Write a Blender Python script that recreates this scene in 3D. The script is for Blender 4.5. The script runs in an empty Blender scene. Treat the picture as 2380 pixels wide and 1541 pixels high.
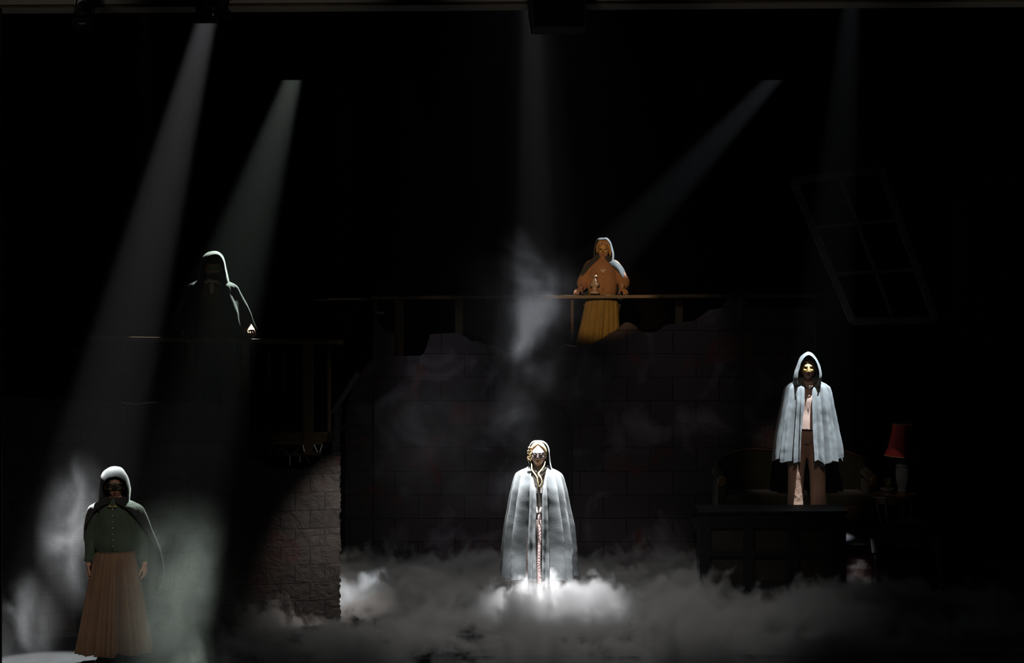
import bpy, bmesh, math, random
import numpy as np
from mathutils import Vector, Matrix, noise
random.seed(7)
PI = math.pi
sc = bpy.context.scene
col = sc.collection

# ---------------------------------------------------------------- camera
# metres; the camera sits in the auditorium at eye height H above the stage floor.
FPX, CX, HY, H, D0 = 3975.0, 1190.0, 591.0, 3.6, 17.36

def P(px, py, D):
    """World point seen at photo pixel (px, py) at distance D from the camera plane."""
    return Vector(((px - CX) * D / FPX, D - D0, H - (py - HY) * D / FPX))

cam_data = bpy.data.cameras.new('camera')
cam = bpy.data.objects.new('camera', cam_data)
col.objects.link(cam)
cam.location = (0, -D0, H)
cam.rotation_euler = (PI / 2, 0, 0)
cam_data.sensor_width = 36
cam_data.lens = 36 * FPX / 2380
cam_data.shift_y = -(1541 / 2 - HY) / 2380
cam_data.clip_end = 100
sc.camera = cam

# ---------------------------------------------------------------- colour, sampling, world
vs = sc.view_settings
vs.view_transform = 'Standard'
vs.look = 'None'
vs.exposure = 0.0
vs.gamma = 1.0
vs.use_curve_mapping = False
cy = sc.cycles
cy.use_denoising = True
cy.max_bounces = 5
cy.diffuse_bounces = 2
cy.glossy_bounces = 2
cy.transmission_bounces = 4
cy.volume_bounces = 1
cy.volume_step_rate = 1.0
cy.volume_max_steps = 96
cy.sample_clamp_indirect = 3.0
cy.use_light_tree = True
w = bpy.data.worlds.new('world')
sc.world = w
w.use_nodes = True
w.node_tree.nodes['Background'].inputs[0].default_value = (0.5, 0.55, 0.7, 1)
w.node_tree.nodes['Background'].inputs[1].default_value = 0.0008

# ---------------------------------------------------------------- stage lamps
def spot(name, loc, tgt, energy, size, blend, color=(1, 1, 1), radius=0.03):
    d = bpy.data.lights.new(name, 'SPOT')
    d.energy = energy
    d.spot_size = math.radians(size)
    d.spot_blend = blend
    d.color = color
    d.shadow_soft_size = radius
    o = bpy.data.objects.new(name, d)
    col.objects.link(o)
    o.location = loc
    o.rotation_euler = (Vector(tgt) - Vector(loc)).to_track_quat('-Z', 'Y').to_euler()
    return o

COOL = (0.86, 0.93, 1.0)
WARM = (1.0, 0.72, 0.42)
# five hanging lanterns that draw the visible beams
spot('backlight_lantern', P(547, -215, 15.9), P(186, 1200, 15.12), 36000, 10.0, 0.5, (0.96, 0.97, 1.0))
spot('green_backlight_lantern', P(725, 41, 19.0), P(540, 640, 16.9), 10500, 12.6, 0.6, (0.86, 1.0, 0.88))
spot('centre_lantern', P(1228, -490, 16.7), P(1254, 1180, 17.04), 19000, 6.2, 0.6, (0.97, 0.98, 1.0))
spot('diagonal_lantern', P(1967, 1, 22.6), P(1415, 600, 20.1), 7600, 7.0, 0.5, COOL)
spot('cool_lantern', P(2004, -300, 17.25), P(1899, 960, 18.25), 7200, 8.4, 0.4, (0.86, 0.93, 1.0))
# auditorium and wing lamps of low level, among added fill spots
spot('auditorium_lantern', P(1000, -700, 6.0), P(1400, 665, 20.1), 2300, 5.6, 0.5, (1.0, 0.58, 0.26), 0.05)
spot('auditorium_lantern', P(700, -1500, 6.0), P(268, 1340, 15.0), 950, 9.5, 0.8, (1.0, 0.88, 0.76), 0.05)
spot('auditorium_lantern', P(2000, -1500, 7.0), P(1883, 1020, 18.5), 560, 6.6, 0.6, (1.0, 0.74, 0.60), 0.05)
spot('auditorium_lantern', P(300, -900, 6.0), P(500, 640, 16.9), 70, 3.5, 0.8, (1.0, 0.80, 0.65), 0.05)  # added weak fill on the balcony man's face
spot('wall_fill', P(930, 60, 18.5), P(1040, 1000, 19.8), 130, 22, 1.0, (0.88, 0.88, 1.0), 0.05)  # this and the next are added fill, raising the castle wall and smoke
spot('wall_fill', P(1640, 60, 18.5), P(1560, 880, 19.8), 50, 26, 1.0, (1.0, 0.93, 0.92), 0.05)
spot('platform_spill', P(2012, -200, 16.9), P(2000, 1330, 17.93), 900, 2.6, 0.8, (1.0, 0.95, 0.97), 0.03)  # added spot in place of the cool beam's spill on the platform
spot('rail_fill', P(1285, -200, 20.3), P(1322, 686, 19.97), 1500, 2.3, 0.5, (1.0, 0.95, 0.9), 0.02)  # these three rail spots are added to brighten rail tops and a hand
spot('rail_fill', P(800, -200, 20.3), P(800, 696, 19.97), 500, 6.0, 0.6, (1.0, 0.95, 0.85), 0.02)
spot('rail_fill', P(340, -200, 17.2), P(336, 783, 16.78), 900, 4.4, 0.5, (1.0, 0.95, 0.9), 0.02)
spot('lampshade_fill', P(1500, 200, 13.2), P(2064, 1100, 18.4), 85, 3.9, 0.12, (1.0, 0.85, 0.7), 0.02)  # added spot; its cone edge stands in for a shadow across the lampshade
spot('centre_pool', P(1228, -490, 17.0), P(1290, 1405, 17.0), 9000, 11.5, 1.0, (0.97, 0.97, 1.0), 0.1)
spot('centre_fill', P(1228, -490, 14.8), P(1280, 1400, 16.9), 620, 48, 1.0, (1.0, 0.97, 0.94), 0.1)  # added wide fill for light scattered through the fog
spot('side_lantern', P(980, 860, 15.6), P(775, 1265, 16.8), 380, 36, 1.0, (1.0, 0.90, 0.82), 0.03)
for x in (-3.4, -1.6, 0.2, 2.0, 3.8):
    spot('header_fill', (x, 11.3 - D0, 4.7), (x * 1.05, 13.0 - D0, 5.75), 7, 50, 0.8, (1.0, 0.93, 0.84), 0.1)  # added unseen spots that brighten the header face
spot('header_streak', (-3.1, 11.5 - D0, 4.9), P(190, 0, 13.0), 8, 4.0, 0.6, (1.0, 0.95, 0.85), 0.02)  # added spot that makes the pale streak on the header
HAZE = 0.0017
FOGD = 7.0
SMK1 = 0.4
SMK2 = 0.2
RES = 0.024

# ================================================================ helpers
def link(name, me, m=None, parent=None, smooth=False):
    o = bpy.data.objects.new(name, me)
    col.objects.link(o)
    if m is not None:
        me.materials.append(m)
    if parent is not None:
        o.parent = parent
    if smooth:
        for p in me.polygons:
            p.use_smooth = True
    return o

def thing(name, label, cat, loc=(0, 0, 0), rz=0.0, group=None):
    o = bpy.data.objects.new(name, None)
    col.objects.link(o)
    o.location = loc
    o.rotation_euler = (0, 0, rz)
    return tag(o, label, cat, group)

def tag(o, label=None, cat=None, group=None, kind=None):
    if label: o['label'] = label
    if cat: o['category'] = cat
    if group: o['group'] = group
    if kind: o['kind'] = kind
    return o

class MB:
    """Collects boxes, bars, tubes and lathes; build() links them as one mesh object."""
    def __init__(s, off=(0, 0, 0)):
        s.v, s.f, s.off = [], [], Vector(off)
    def add(s, vs_, fs):
        b = len(s.v)
        s.v += [tuple(Vector(p) - s.off) for p in vs_]
        s.f += [tuple(b + i for i in f) for f in fs]
    def box(s, lo, hi, M=None):
        x0, y0, z0 = lo; x1, y1, z1 = hi
        c = [Vector(p) for p in ((x0,y0,z0),(x1,y0,z0),(x1,y1,z0),(x0,y1,z0),(x0,y0,z1),(x1,y0,z1),(x1,y1,z1),(x0,y1,z1))]
        if M is not None: c = [M @ p for p in c]
        s.add(c, [(0,3,2,1),(4,5,6,7),(0,1,5,4),(1,2,6,5),(2,3,7,6),(3,0,4,7)])
    def bar(s, a, b, w_, t, up=(0, 1, 0)):
        a, b = Vector(a), Vector(b)
        d = (b - a).normalized()
        u = Vector(up); u = (u - d * u.dot(d)).normalized()
        r = d.cross(u)
        c = []
        for q in (a, b):
            for i, j in ((-1,-1),(1,-1),(1,1),(-1,1)):
                c.append(q + r * (i * w_ / 2) + u * (j * t / 2))
        s.add(c, [(0,3,2,1),(4,5,6,7),(0,1,5,4),(1,2,6,5),(2,3,7,6),(3,0,4,7)])
    def tube(s, pts, rad, n=10, cap=True):
        pts = [Vector(p) for p in pts]
        if not hasattr(rad, '__len__'): rad = [rad] * len(pts)
        rings, u = [], None
        for i, p in enumerate(pts):
            d = (pts[min(i + 1, len(pts) - 1)] - pts[max(i - 1, 0)]).normalized()
            if u is None:
                u = d.orthogonal().normalized()
            u = (u - d * u.dot(d)).normalized()
            v = d.cross(u)
            rings.append([p + (u * math.cos(2*PI*k/n) + v * math.sin(2*PI*k/n)) * rad[i] for k in range(n)])
        vv = [q for r in rings for q in r]
        ff = []
        for i in range(len(rings) - 1):
            for k in range(n):
                a, b = i*n + k, i*n + (k+1) % n
                ff.append((a, b, b + n, a + n))
        if cap:
            ff.append(tuple(range(n - 1, -1, -1)))
            ff.append(tuple((len(rings) - 1) * n + k for k in range(n)))
        s.add(vv, ff)
    def lathe(s, prof, c=(0, 0, 0), n=24, sq=None):
        """prof: (radius, z) pairs"""
        c = Vector(c); vv, ff = [], []
        for r, z in prof:
            for k in range(n):
                a = 2*PI*k/n
                vv.append(c + Vector((r*math.cos(a), r*math.sin(a), z)))
        m = len(prof)
        for i in range(m - 1):
            for k in range(n):
                a, b = i*n + k, i*n + (k+1) % n
                ff.append((a, b, b + n, a + n))
        ff.append(tuple(range(n - 1, -1, -1)))
        ff.append(tuple((m - 1) * n + k for k in range(n)))
        s.add(vv, ff)
    def ball(s, c, r, n=12, m=8):
        if not hasattr(r, '__len__'): r = (r, r, r)
        c = Vector(c); vv, ff = [c + Vector((0, 0, -r[2]))], []
        for i in range(1, m):
            t = -PI/2 + PI*i/m
            for k in range(n):
                a = 2*PI*k/n
                vv.append(c + Vector((r[0]*math.cos(t)*math.cos(a), r[1]*math.cos(t)*math.sin(a), r[2]*math.sin(t))))
        vv.append(c + Vector((0, 0, r[2])))
        for k in range(n): ff.append((0, 1 + (k+1) % n, 1 + k))
        for i in range(m - 2):
            for k in range(n):
                a, b = 1 + i*n + k, 1 + i*n + (k+1) % n
                ff.append((a, b, b + n, a + n))
        t0 = 1 + (m - 2)*n; e = len(vv) - 1
        for k in range(n): ff.append((t0 + k, t0 + (k+1) % n, e))
        s.add(vv, ff)
    def prism(s, poly, fn, y0, y1):
        """poly: 2-D outline; fn(u, v, y) -> point; extruded from y0 to y1"""
        n = len(poly)
        s.add([fn(u, v, y0) for u, v in poly] + [fn(u, v, y1) for u, v in poly],
              [tuple(range(n)), tuple(range(2*n - 1, n - 1, -1))] + [(i, i + n, (i+1) % n + n, (i+1) % n) for i in range(n)])
    def build_each(s, name, m=None, parent=None, smooth=False):
        """one object per loose piece"""
        r = list(range(len(s.v)))
        def find(a):
            while r[a] != a: r[a] = r[r[a]]; a = r[a]
            return a
        for f in s.f:
            for q in f[1:]: r[find(q)] = find(f[0])
        groups = {}
        for f in s.f: groups.setdefault(find(f[0]), []).append(f)
        for fs in groups.values():
            ids = sorted({i for f in fs for i in f}); mp = {i: k for k, i in enumerate(ids)}
            b = MB(); b.v = [s.v[i] for i in ids]; b.f = [tuple(mp[i] for i in f) for f in fs]
            o = b.build(name, m, parent, smooth)
        return o
    def build(s, name, m=None, parent=None, smooth=False, bevel=0.0):
        me = bpy.data.meshes.new(name)
        me.from_pydata(s.v, [], s.f)
        bm = bmesh.new(); bm.from_mesh(me)
        bmesh.ops.recalc_face_normals(bm, faces=bm.faces)
        bm.to_mesh(me); bm.free()
        o = link(name, me, m, parent, smooth)
        if bevel:
            b = o.modifiers.new('b', 'BEVEL'); b.width = bevel; b.segments = 2; b.limit_method = 'ANGLE'
        return o

# ---------------------------------------------------------------- materials
def mat(name, color, rough=0.8, metal=0.0, var=0.0, vscale=6.0, bump=0.0, bscale=40.0, spec=0.3, trans=0.0, stretch=None, sheen=0.0):
    m = bpy.data.materials.new(name)
    m.use_nodes = True
    nt = m.node_tree; N = nt.nodes; L = nt.links
    b = N['Principled BSDF']
    b.inputs['Base Color'].default_value = (*color, 1)
    b.inputs['Roughness'].default_value = rough
    b.inputs['Metallic'].default_value = metal
    b.inputs['Specular IOR Level'].default_value = spec
    b.inputs['Transmission Weight'].default_value = trans
    b.inputs['Sheen Weight'].default_value = sheen
    tc = N.new('ShaderNodeTexCoord')
    src = tc.outputs['Object']
    if stretch:
        mp = N.new('ShaderNodeMapping'); mp.inputs['Scale'].default_value = stretch
        L.new(src, mp.inputs[0]); src = mp.outputs[0]
    if var:
        n = N.new('ShaderNodeTexNoise'); n.inputs['Scale'].default_value = vscale; n.inputs['Detail'].default_value = 5
        L.new(src, n.inputs['Vector'])
        r = N.new('ShaderNodeValToRGB')
        r.color_ramp.elements[0].position = 0.3; r.color_ramp.elements[1].position = 0.7
        r.color_ramp.elements[0].color = (*[c*(1-var) for c in color], 1)
        r.color_ramp.elements[1].color = (*[min(1, c*(1+var)) for c in color], 1)
        L.new(n.outputs['Fac'], r.inputs[0]); L.new(r.outputs[0], b.inputs['Base Color'])
    if bump:
        n = N.new('ShaderNodeTexNoise'); n.inputs['Scale'].default_value = bscale; n.inputs['Detail'].default_value = 4
        L.new(src, n.inputs['Vector'])
        q = N.new('ShaderNodeBump'); q.inputs['Strength'].default_value = bump; q.inputs['Distance'].default_value = 0.01
        L.new(n.outputs['Fac'], q.inputs['Height']); L.new(q.outputs[0], b.inputs['Normal'])
    return m

def brick_mat(name, c1, c2, mortar, bw, bh, patch, red, bstr=0.6, scale_off=(0, 0, 0), bdist=0.012):
    """Painted scenery stone: mortar lines, pale scumbled patches, dull red stains, rough relief."""
    m = bpy.data.materials.new(name); m.use_nodes = True
    nt = m.node_tree; N = nt.nodes; L = nt.links; b = N['Principled BSDF']
    b.inputs['Roughness'].default_value = 0.75
    b.inputs['Specular IOR Level'].default_value = 0.25
    tc = N.new('ShaderNodeTexCoord'); sx = N.new('ShaderNodeSeparateXYZ'); cb = N.new('ShaderNodeCombineXYZ')
    L.new(tc.outputs['Object'], sx.inputs[0])
    L.new(sx.outputs['X'], cb.inputs['X']); L.new(sx.outputs['Z'], cb.inputs['Y'])
    ad = N.new('ShaderNodeVectorMath'); ad.operation = 'ADD'; ad.inputs[1].default_value = scale_off
    L.new(cb.outputs[0], ad.inputs[0])
    nz = N.new('ShaderNodeTexNoise'); nz.inputs['Scale'].default_value = 7; nz.inputs['Detail'].default_value = 3
    L.new(tc.outputs['Object'], nz.inputs['Vector'])
    mix = N.new('ShaderNodeMix'); mix.data_type = 'VECTOR'; mix.inputs['Factor'].default_value = 0.012
    L.new(ad.outputs[0], mix.inputs['A']); L.new(nz.outputs['Color'], mix.inputs['B'])
    br = N.new('ShaderNodeTexBrick')
    br.inputs['Color1'].default_value = (*c1, 1); br.inputs['Color2'].default_value = (*c2, 1)
    br.inputs['Mortar'].default_value = (*mortar, 1)
    br.inputs['Scale'].default_value = 1.0; br.inputs['Brick Width'].default_value = bw; br.inputs['Row Height'].default_value = bh
    br.inputs['Mortar Size'].default_value = 0.006; br.inputs['Mortar Smooth'].default_value = 0.4
    L.new(mix.outputs['Result'], br.inputs['Vector'])
    def ramped(scale, lo, hi, det=6, dist=0.6):
        n = N.new('ShaderNodeTexNoise'); n.inputs['Scale'].default_value = scale; n.inputs['Detail'].default_value = det; n.inputs['Distortion'].default_value = dist
        L.new(tc.outputs['Object'], n.inputs['Vector'])
        r = N.new('ShaderNodeMapRange'); r.inputs['From Min'].default_value = lo; r.inputs['From Max'].default_value = hi
        L.new(n.outputs['Fac'], r.inputs['Value'])
        return r.outputs[0], n
    f1, n1 = ramped(1.7, 0.52, 0.72)
    f2, n2 = ramped(2.3, 0.56, 0.74)
    n2.inputs['Distortion'].default_value = 1.2
    m1 = N.new('ShaderNodeMix'); m1.data_type = 'RGBA'; m1.inputs['B'].default_value = (*patch, 1)
    L.new(f1, m1.inputs['Factor']); L.new(br.outputs['Color'], m1.inputs['A'])
    m2 = N.new('ShaderNodeMix'); m2.data_type = 'RGBA'; m2.inputs['B'].default_value = (*red, 1)
    L.new(f2, m2.inputs['Factor']); L.new(m1.outputs['Result'], m2.inputs['A'])
    L.new(m2.outputs['Result'], b.inputs['Base Color'])
    fine = N.new('ShaderNodeTexNoise'); fine.inputs['Scale'].default_value = 9; fine.inputs['Detail'].default_value = 10; fine.inputs['Roughness'].default_value = 0.62; fine.inputs['Distortion'].default_value = 0.8
    L.new(tc.outputs['Object'], fine.inputs['Vector'])
    ma = N.new('ShaderNodeMath'); ma.operation = 'MULTIPLY_ADD'; ma.inputs[1].default_value = -1.2
    L.new(br.outputs['Fac'], ma.inputs[0]); L.new(fine.outputs['Fac'], ma.inputs[2])
    q = N.new('ShaderNodeBump'); q.inputs['Strength'].default_value = bstr; q.inputs['Distance'].default_value = bdist
    L.new(ma.outputs[0], q.inputs['Height']); L.new(q.outputs[0], b.inputs['Normal'])
    return m

def volume_mat(name, expr, color=(1, 1, 1), g=0.3, step=1.0):
    """expr(builder) -> density socket"""
    m = bpy.data.materials.new(name); m.use_nodes = True
    nt = m.node_tree; nt.nodes.clear()
    out = nt.nodes.new('ShaderNodeOutputMaterial')
    v = nt.nodes.new('ShaderNodeVolumeScatter')
    v.inputs['Color'].default_value = (*color, 1)
    v.inputs['Anisotropy'].default_value = g
    nt.links.new(v.outputs[0], out.inputs['Volume'])
    s = expr(NB(nt))
    if isinstance(s, (int, float)): v.inputs['Density'].default_value = s
    else: nt.links.new(s, v.inputs['Density'])
    try: m.cycles.volume_step_rate = step
    except Exception: pass
    try: m.volume_intersection_method = 'FAST'
    except Exception: pass
    return m

class NB:
    """small maths-node builder"""
    def __init__(s, nt): s.nt = nt
    def _in(s, sock, v):
        if isinstance(v, (int, float)): sock.default_value = v
        elif isinstance(v, (tuple, list, Vector)): sock.default_value = tuple(v)
        else: s.nt.links.new(v, sock)
    def math(s, op, a, b=0.0, c=0.0, clamp=False):
        n = s.nt.nodes.new('ShaderNodeMath'); n.operation = op; n.use_clamp = clamp
        s._in(n.inputs[0], a); s._in(n.inputs[1], b); s._in(n.inputs[2], c)
        return n.outputs[0]
    def vmath(s, op, a, b=(0, 0, 0), out=0):
        n = s.nt.nodes.new('ShaderNodeVectorMath'); n.operation = op
        s._in(n.inputs[0], a); s._in(n.inputs[1], b)
        return n.outputs[out]
    def pos(s): return s.nt.nodes.new('ShaderNodeNewGeometry').outputs['Position']
    def sep(s, v):
        n = s.nt.nodes.new('ShaderNodeSeparateXYZ'); s._in(n.inputs[0], v); return n.outputs
    def noise(s, v, scale, detail=3, rough=0.5, dist=0.0):
        n = s.nt.nodes.new('ShaderNodeTexNoise')
        s._in(n.inputs['Vector'], v)
        n.inputs['Scale'].default_value = scale; n.inputs['Detail'].default_value = detail
        n.inputs['Roughness'].default_value = rough; n.inputs['Distortion'].default_value = dist
        return n.outputs['Fac']
    def rng(s, v, a, b, c=0.0, d=1.0, smooth=True):
        n = s.nt.nodes.new('ShaderNodeMapRange')
        n.interpolation_type = 'SMOOTHSTEP' if smooth else 'LINEAR'
        s._in(n.inputs['Value'], v); s._in(n.inputs['From Min'], a); s._in(n.inputs['From Max'], b)
        n.inputs['To Min'].default_value = c; n.inputs['To Max'].default_value = d
        return n.outputs[0]
    def blob(s, p, c, r):
        """soft ellipsoid: 1 at c, 0 at the radii r"""
        q = s.vmath('DIVIDE', s.vmath('SUBTRACT', p, tuple(c)), tuple(r))
        l = s.vmath('LENGTH', q, out=1)
        return s.rng(l, 1.0, 0.0)

def spline(pts, n):
    """Catmull-Rom through rows (tuples), n samples, evenly in row index"""
    a = np.array(pts, float); m = len(a)
    out = []
    for t in np.linspace(0, m - 1, n):
        i = min(int(t), m - 2); f = t - i
        p0, p1, p2, p3 = a[max(i-1, 0)], a[i], a[i+1], a[min(i+2, m-1)]
        out.append(0.5 * ((2*p1) + (-p0 + p2)*f + (2*p0 - 5*p1 + 4*p2 - p3)*f*f + (-p0 + 3*p1 - 3*p2 + p3)*f**3))
    return np.array(out)

def grid_mesh(V, nu, nv, closed=False):
    """V: nu*nv points (u rows, v around)"""
    f = []
    for i in range(nu - 1):
        for k in range(nv if closed else nv - 1):
            a, b = i*nv + k, i*nv + (k+1) % nv
            f.append((a, b, b + nv, a + nv))
    return f

# ================================================================ the stage
M = {}
M['black'] = mat('black_velvet', (0.004, 0.004, 0.0045), 0.95, spec=0.05)
M['blackwood'] = mat('black_paint', (0.010, 0.010, 0.011), 0.5, var=0.2)
M['floor'] = mat('stage_floor', (0.0045, 0.005, 0.005), 0.8, var=0.35, vscale=3, bump=0.15, bscale=25, spec=0.12)
M['wood'] = mat('raw_timber', (0.10, 0.066, 0.030), 0.7, var=0.3, vscale=9, bump=0.3, bscale=30, stretch=(1, 1, 6))
M['rail'] = mat('rail_timber', (0.11, 0.075, 0.040), 0.45, var=0.25, vscale=9, spec=0.5)
M['steel'] = mat('steel', (0.45, 0.42, 0.36), 0.35, 0.9)
M['pelmet'] = mat('grey_plaster', (0.34, 0.31, 0.27), 0.8, var=0.06, vscale=40)
M['metalblack'] = mat('black_metal', (0.010, 0.010, 0.011), 0.6, spec=0.15)

def pix_prism(name, pts, D, thick, m, parent=None, origin=None):
    """a flat piece of scenery cut to an outline, standing at distance D"""
    org = Vector(origin) if origin is not None else Vector((0, 0, 0))
    b = MB(org)
    q = [((x - CX) * D / FPX, H - (y - HY) * D / FPX) for x, y in pts]
    b.prism(q, lambda u, v, y: Vector((u, y, v)), D - D0, D - D0 + thick)
    o = b.build(name, m, parent)
    if parent is None: o.location = org
    return o

b = MB(); b.box((-9, -4.9, -0.12), (9, 6.6, 0)); tag(b.build('floor', M['floor']), kind='structure')
# black back cloth with soft vertical folds
def drape(name, x0, x1, y, z0, z1, m, amp=0.04, pitch=0.28, parent=None, fullness=3):
    n = int((x1 - x0) / pitch * 8); vv = []
    for z in (z0, (z0 + z1) / 2, z1):
        for i in range(n + 1):
            x = x0 + (x1 - x0) * i / n
            vv.append((x, y + amp * math.sin(2*PI*(x - x0)/pitch + 0.7*math.sin(x*3)), z))
    b = MB(); b.add(vv, grid_mesh(None, 3, n + 1))
    o = b.build(name, m, parent, smooth=True)
    s = o.modifiers.new('s', 'SOLIDIFY'); s.thickness = 0.01
    return o
tag(drape('wall_back', -9, 9, 6.2, 0, 9, M['black']), kind='structure')
for nm, x in (('wall_left', -8.6), ('wall_right', 8.6)):
    b = MB(); b.box((x - 0.05, -4.2, 0), (x + 0.05, 6.4, 9)); tag(b.build(nm, M['black']), kind='structure')
b = MB(); b.box((-9, -4.0, 9.0), (9, 6.6, 9.1)); tag(b.build('ceiling', M['black']), kind='structure')
tag(drape('border_curtain', -8.4, 8.4, 17.95 - D0, H + (HY - 186) * 17.95 / FPX, 8.9, M['black'], 0.004, 0.5),
    'black border curtain hanging across the stage with a straight lower edge', 'curtain')
tag(drape('wing_curtain', P(2196, 0, 20.8).x, 6.4, 20.8 - D0, 0.0, 8.9, mat('dark_wing_cloth', (0.010, 0.011, 0.014), 0.9), 0.03, 0.3),
    'black wing curtain hanging full height beside the tilted window frame', 'curtain')
# proscenium header
pts = [(-700, -500), (3100, -500), (3100, -3), (-700, 21)]
tag(pix_prism('trim_header', pts, 13.0, 0.35, M['pelmet']), kind='structure')
tag(pix_prism('trim_header_edge', [(-700, 17.5), (3100, -6), (3100, -2), (-700, 22)], 12.98, 0.02, M['wood']), kind='structure')
tag(pix_prism('trim_side', [(-60, 15), (3, 12), (3, HY + H*FPX/13.05), (-60, HY + H*FPX/13.05)], 13.05, 0.02, M['blackwood']), kind='structure')
# dark boards along the front edge of the stage
for i, (pp, lab) in enumerate((([(755, 1538), (1327, 1525.5), (1329, 1560), (755, 1560)], 'long black board lying along the stage edge below the woman in white light'),
                               ([(1367, 1532), (1935, 1524.5), (1935, 1560), (1367, 1560)], 'black board at the stage edge, from the notch to below the piano'),
                               ([(1970, 1527), (2500, 1518), (2500, 1560), (1970, 1560)], 'last black board of the stage edge, on the dark right end'))):
    D = 15.02
    z = H - (1560 - HY) * D / FPX
    q = [(x, min(y, HY + H * FPX / D)) for x, y in pp]
    o = pix_prism('edge_board', q, D, 0.09, M['blackwood'])
    tag(o, lab, 'board', 'boards along the stage edge')

# ---------------------------------------------------------------- painted castle wall behind the centre
WALL = brick_mat('painted_stone', (0.085, 0.068, 0.073), (0.060, 0.049, 0.054), (0.020, 0.017, 0.018), 0.53, 0.269, (0.24, 0.215, 0.235), (0.15, 0.045, 0.04), 0.5, (0.0, 0.0, 0))
DW = 19.82
top = [(803, 955), (818, 905), (838, 868), (866, 832), (868, 752), (880, 745), (886, 757), (897, 770), (916, 775), (916, 829), (977, 828), (984, 822), (991, 808),
       (996, 790), (999, 778), (1030, 775.5), (1060, 775), (1085, 785), (1093, 793), (1097, 795), (1107, 793), (1116, 797), (1125, 802), (1136, 801), (1150, 803), (1158, 808), (1165, 815),
       (1173, 818), (1180, 822), (1190, 818), (1200, 811), (1211, 803), (1225, 806), (1248, 806), (1262, 810), (1277, 816), (1296, 812), (1308, 798), (1318, 802), (1330, 804), (1345, 806), (1360, 803),
       (1374, 799), (1388, 793), (1403, 786), (1416, 776), (1428, 771), (1440, 762), (1449, 752), (1458, 749), (1468, 752), (1479, 758), (1486, 767), (1493, 772), (1510, 774), (1528, 772), (1537, 766),
       (1545, 758), (1556, 754), (1570, 753), (1585, 751), (1598, 748), (1615, 746), (1632, 734), (1650, 721), (1663, 719), (1678, 716), (1687, 705), (1696, 695), (1704, 694), (1713, 692), (1722, 694), (1731, 699),
       (1740, 706), (1749, 714), (1775, 715), (1805, 716), (1812, 723), (1820, 719), (1840, 713), (1852, 716), (1866, 714), (1896, 713), (1897, 900)]
fl = HY + H * FPX / DW
poly = list(top) + [(1897, fl), (1323, fl), (1323, 1020)]
for k in range(1, 12):
    a = PI * k / 12
    poly.append((1257 + 66 * math.cos(a), 1010 - 68 * math.sin(a)))
poly += [(1191, 1020), (1191, fl), (803, fl)]
root = thing('castle_wall', 'painted castle wall of large stones with a broken top edge and an arched doorway', 'stage wall', (P(1350, 0, DW).x, DW - D0, 0))
wl = pix_prism('stone_face', poly, DW, 0.06, WALL, root, root.location)
ap = [(1185, fl), (1329, fl), (1329, 940), (1185, 940)]
pix_prism('arched_door', ap, DW + 0.10, 0.03, mat('dark_door', (0.022, 0.019, 0.020), 0.7, var=0.3, bump=0.3), root, root.location)
b = MB(root.location)
arc = [P(1257 + 71 * math.cos(PI*k/24), 1010 - 73 * math.sin(PI*k/24), DW - 0.012) for k in range(25)]
arc = [P(1328, 1300, DW - 0.012)] + arc + [P(1186, 1300, DW - 0.012)]
for i in range(len(arc) - 1): b.bar(arc[i], arc[i+1], 0.035, 0.03)
b.build('arch_moulding', brick_mat('arch_stone', (0.04, 0.034, 0.036), (0.03, 0.026, 0.028), (0.02, 0.017, 0.018), 0.2, 0.2, (0.06, 0.055, 0.06), (0.05, 0.02, 0.02)), root)
b = MB(root.location)
for x in (868, 1897):
    b.bar(P(x, 905, DW - 0.006), P(x, 1312, DW - 0.006), 0.012, 0.012)
b.build_each('joint_batten', M['blackwood'], root)
b = MB(root.location)
for x in (1000, 1600):
    b.bar(P(x, 1000, DW + 0.08), P(x, 1296, DW + 0.6), 0.05, 0.05)
    b.bar(P(x, 1000, DW + 0.08), P(x, fl - 3, DW + 0.09), 0.05, 0.05)
b.build_each('brace', M['wood'], root)

# ---------------------------------------------------------------- rough stone flat on the left, slightly turned
FA, FB = P(120, 0, 16.05), P(797, 0, 16.70)
ang = math.atan2(FB.y - FA.y, FB.x - FA.x)
mt = math.tan(ang)
def flat_uv(px, py):
    k = (px - CX) / FPX
    D = ((FA.y + D0) - FA.x * mt) / (1 - k * mt)
    X = k * D
    return ((X - FA.x) / math.cos(ang), H - (py - HY) * D / FPX)
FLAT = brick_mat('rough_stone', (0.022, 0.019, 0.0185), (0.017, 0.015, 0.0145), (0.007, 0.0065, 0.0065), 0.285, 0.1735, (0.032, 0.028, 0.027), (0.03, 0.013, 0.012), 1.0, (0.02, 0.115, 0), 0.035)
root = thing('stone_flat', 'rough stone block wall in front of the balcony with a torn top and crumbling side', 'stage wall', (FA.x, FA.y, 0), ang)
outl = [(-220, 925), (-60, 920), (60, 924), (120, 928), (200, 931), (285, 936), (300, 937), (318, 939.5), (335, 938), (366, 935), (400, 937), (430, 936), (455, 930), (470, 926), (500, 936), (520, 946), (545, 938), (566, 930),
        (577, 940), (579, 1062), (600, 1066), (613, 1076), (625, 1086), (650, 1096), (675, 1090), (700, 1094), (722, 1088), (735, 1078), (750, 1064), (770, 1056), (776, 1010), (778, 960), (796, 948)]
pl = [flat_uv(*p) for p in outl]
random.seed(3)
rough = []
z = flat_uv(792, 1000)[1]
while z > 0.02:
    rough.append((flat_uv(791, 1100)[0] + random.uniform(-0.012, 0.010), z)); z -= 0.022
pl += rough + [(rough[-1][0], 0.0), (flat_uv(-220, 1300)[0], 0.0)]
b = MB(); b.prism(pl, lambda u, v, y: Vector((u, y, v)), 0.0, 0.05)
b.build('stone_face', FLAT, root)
b = MB()
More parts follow.
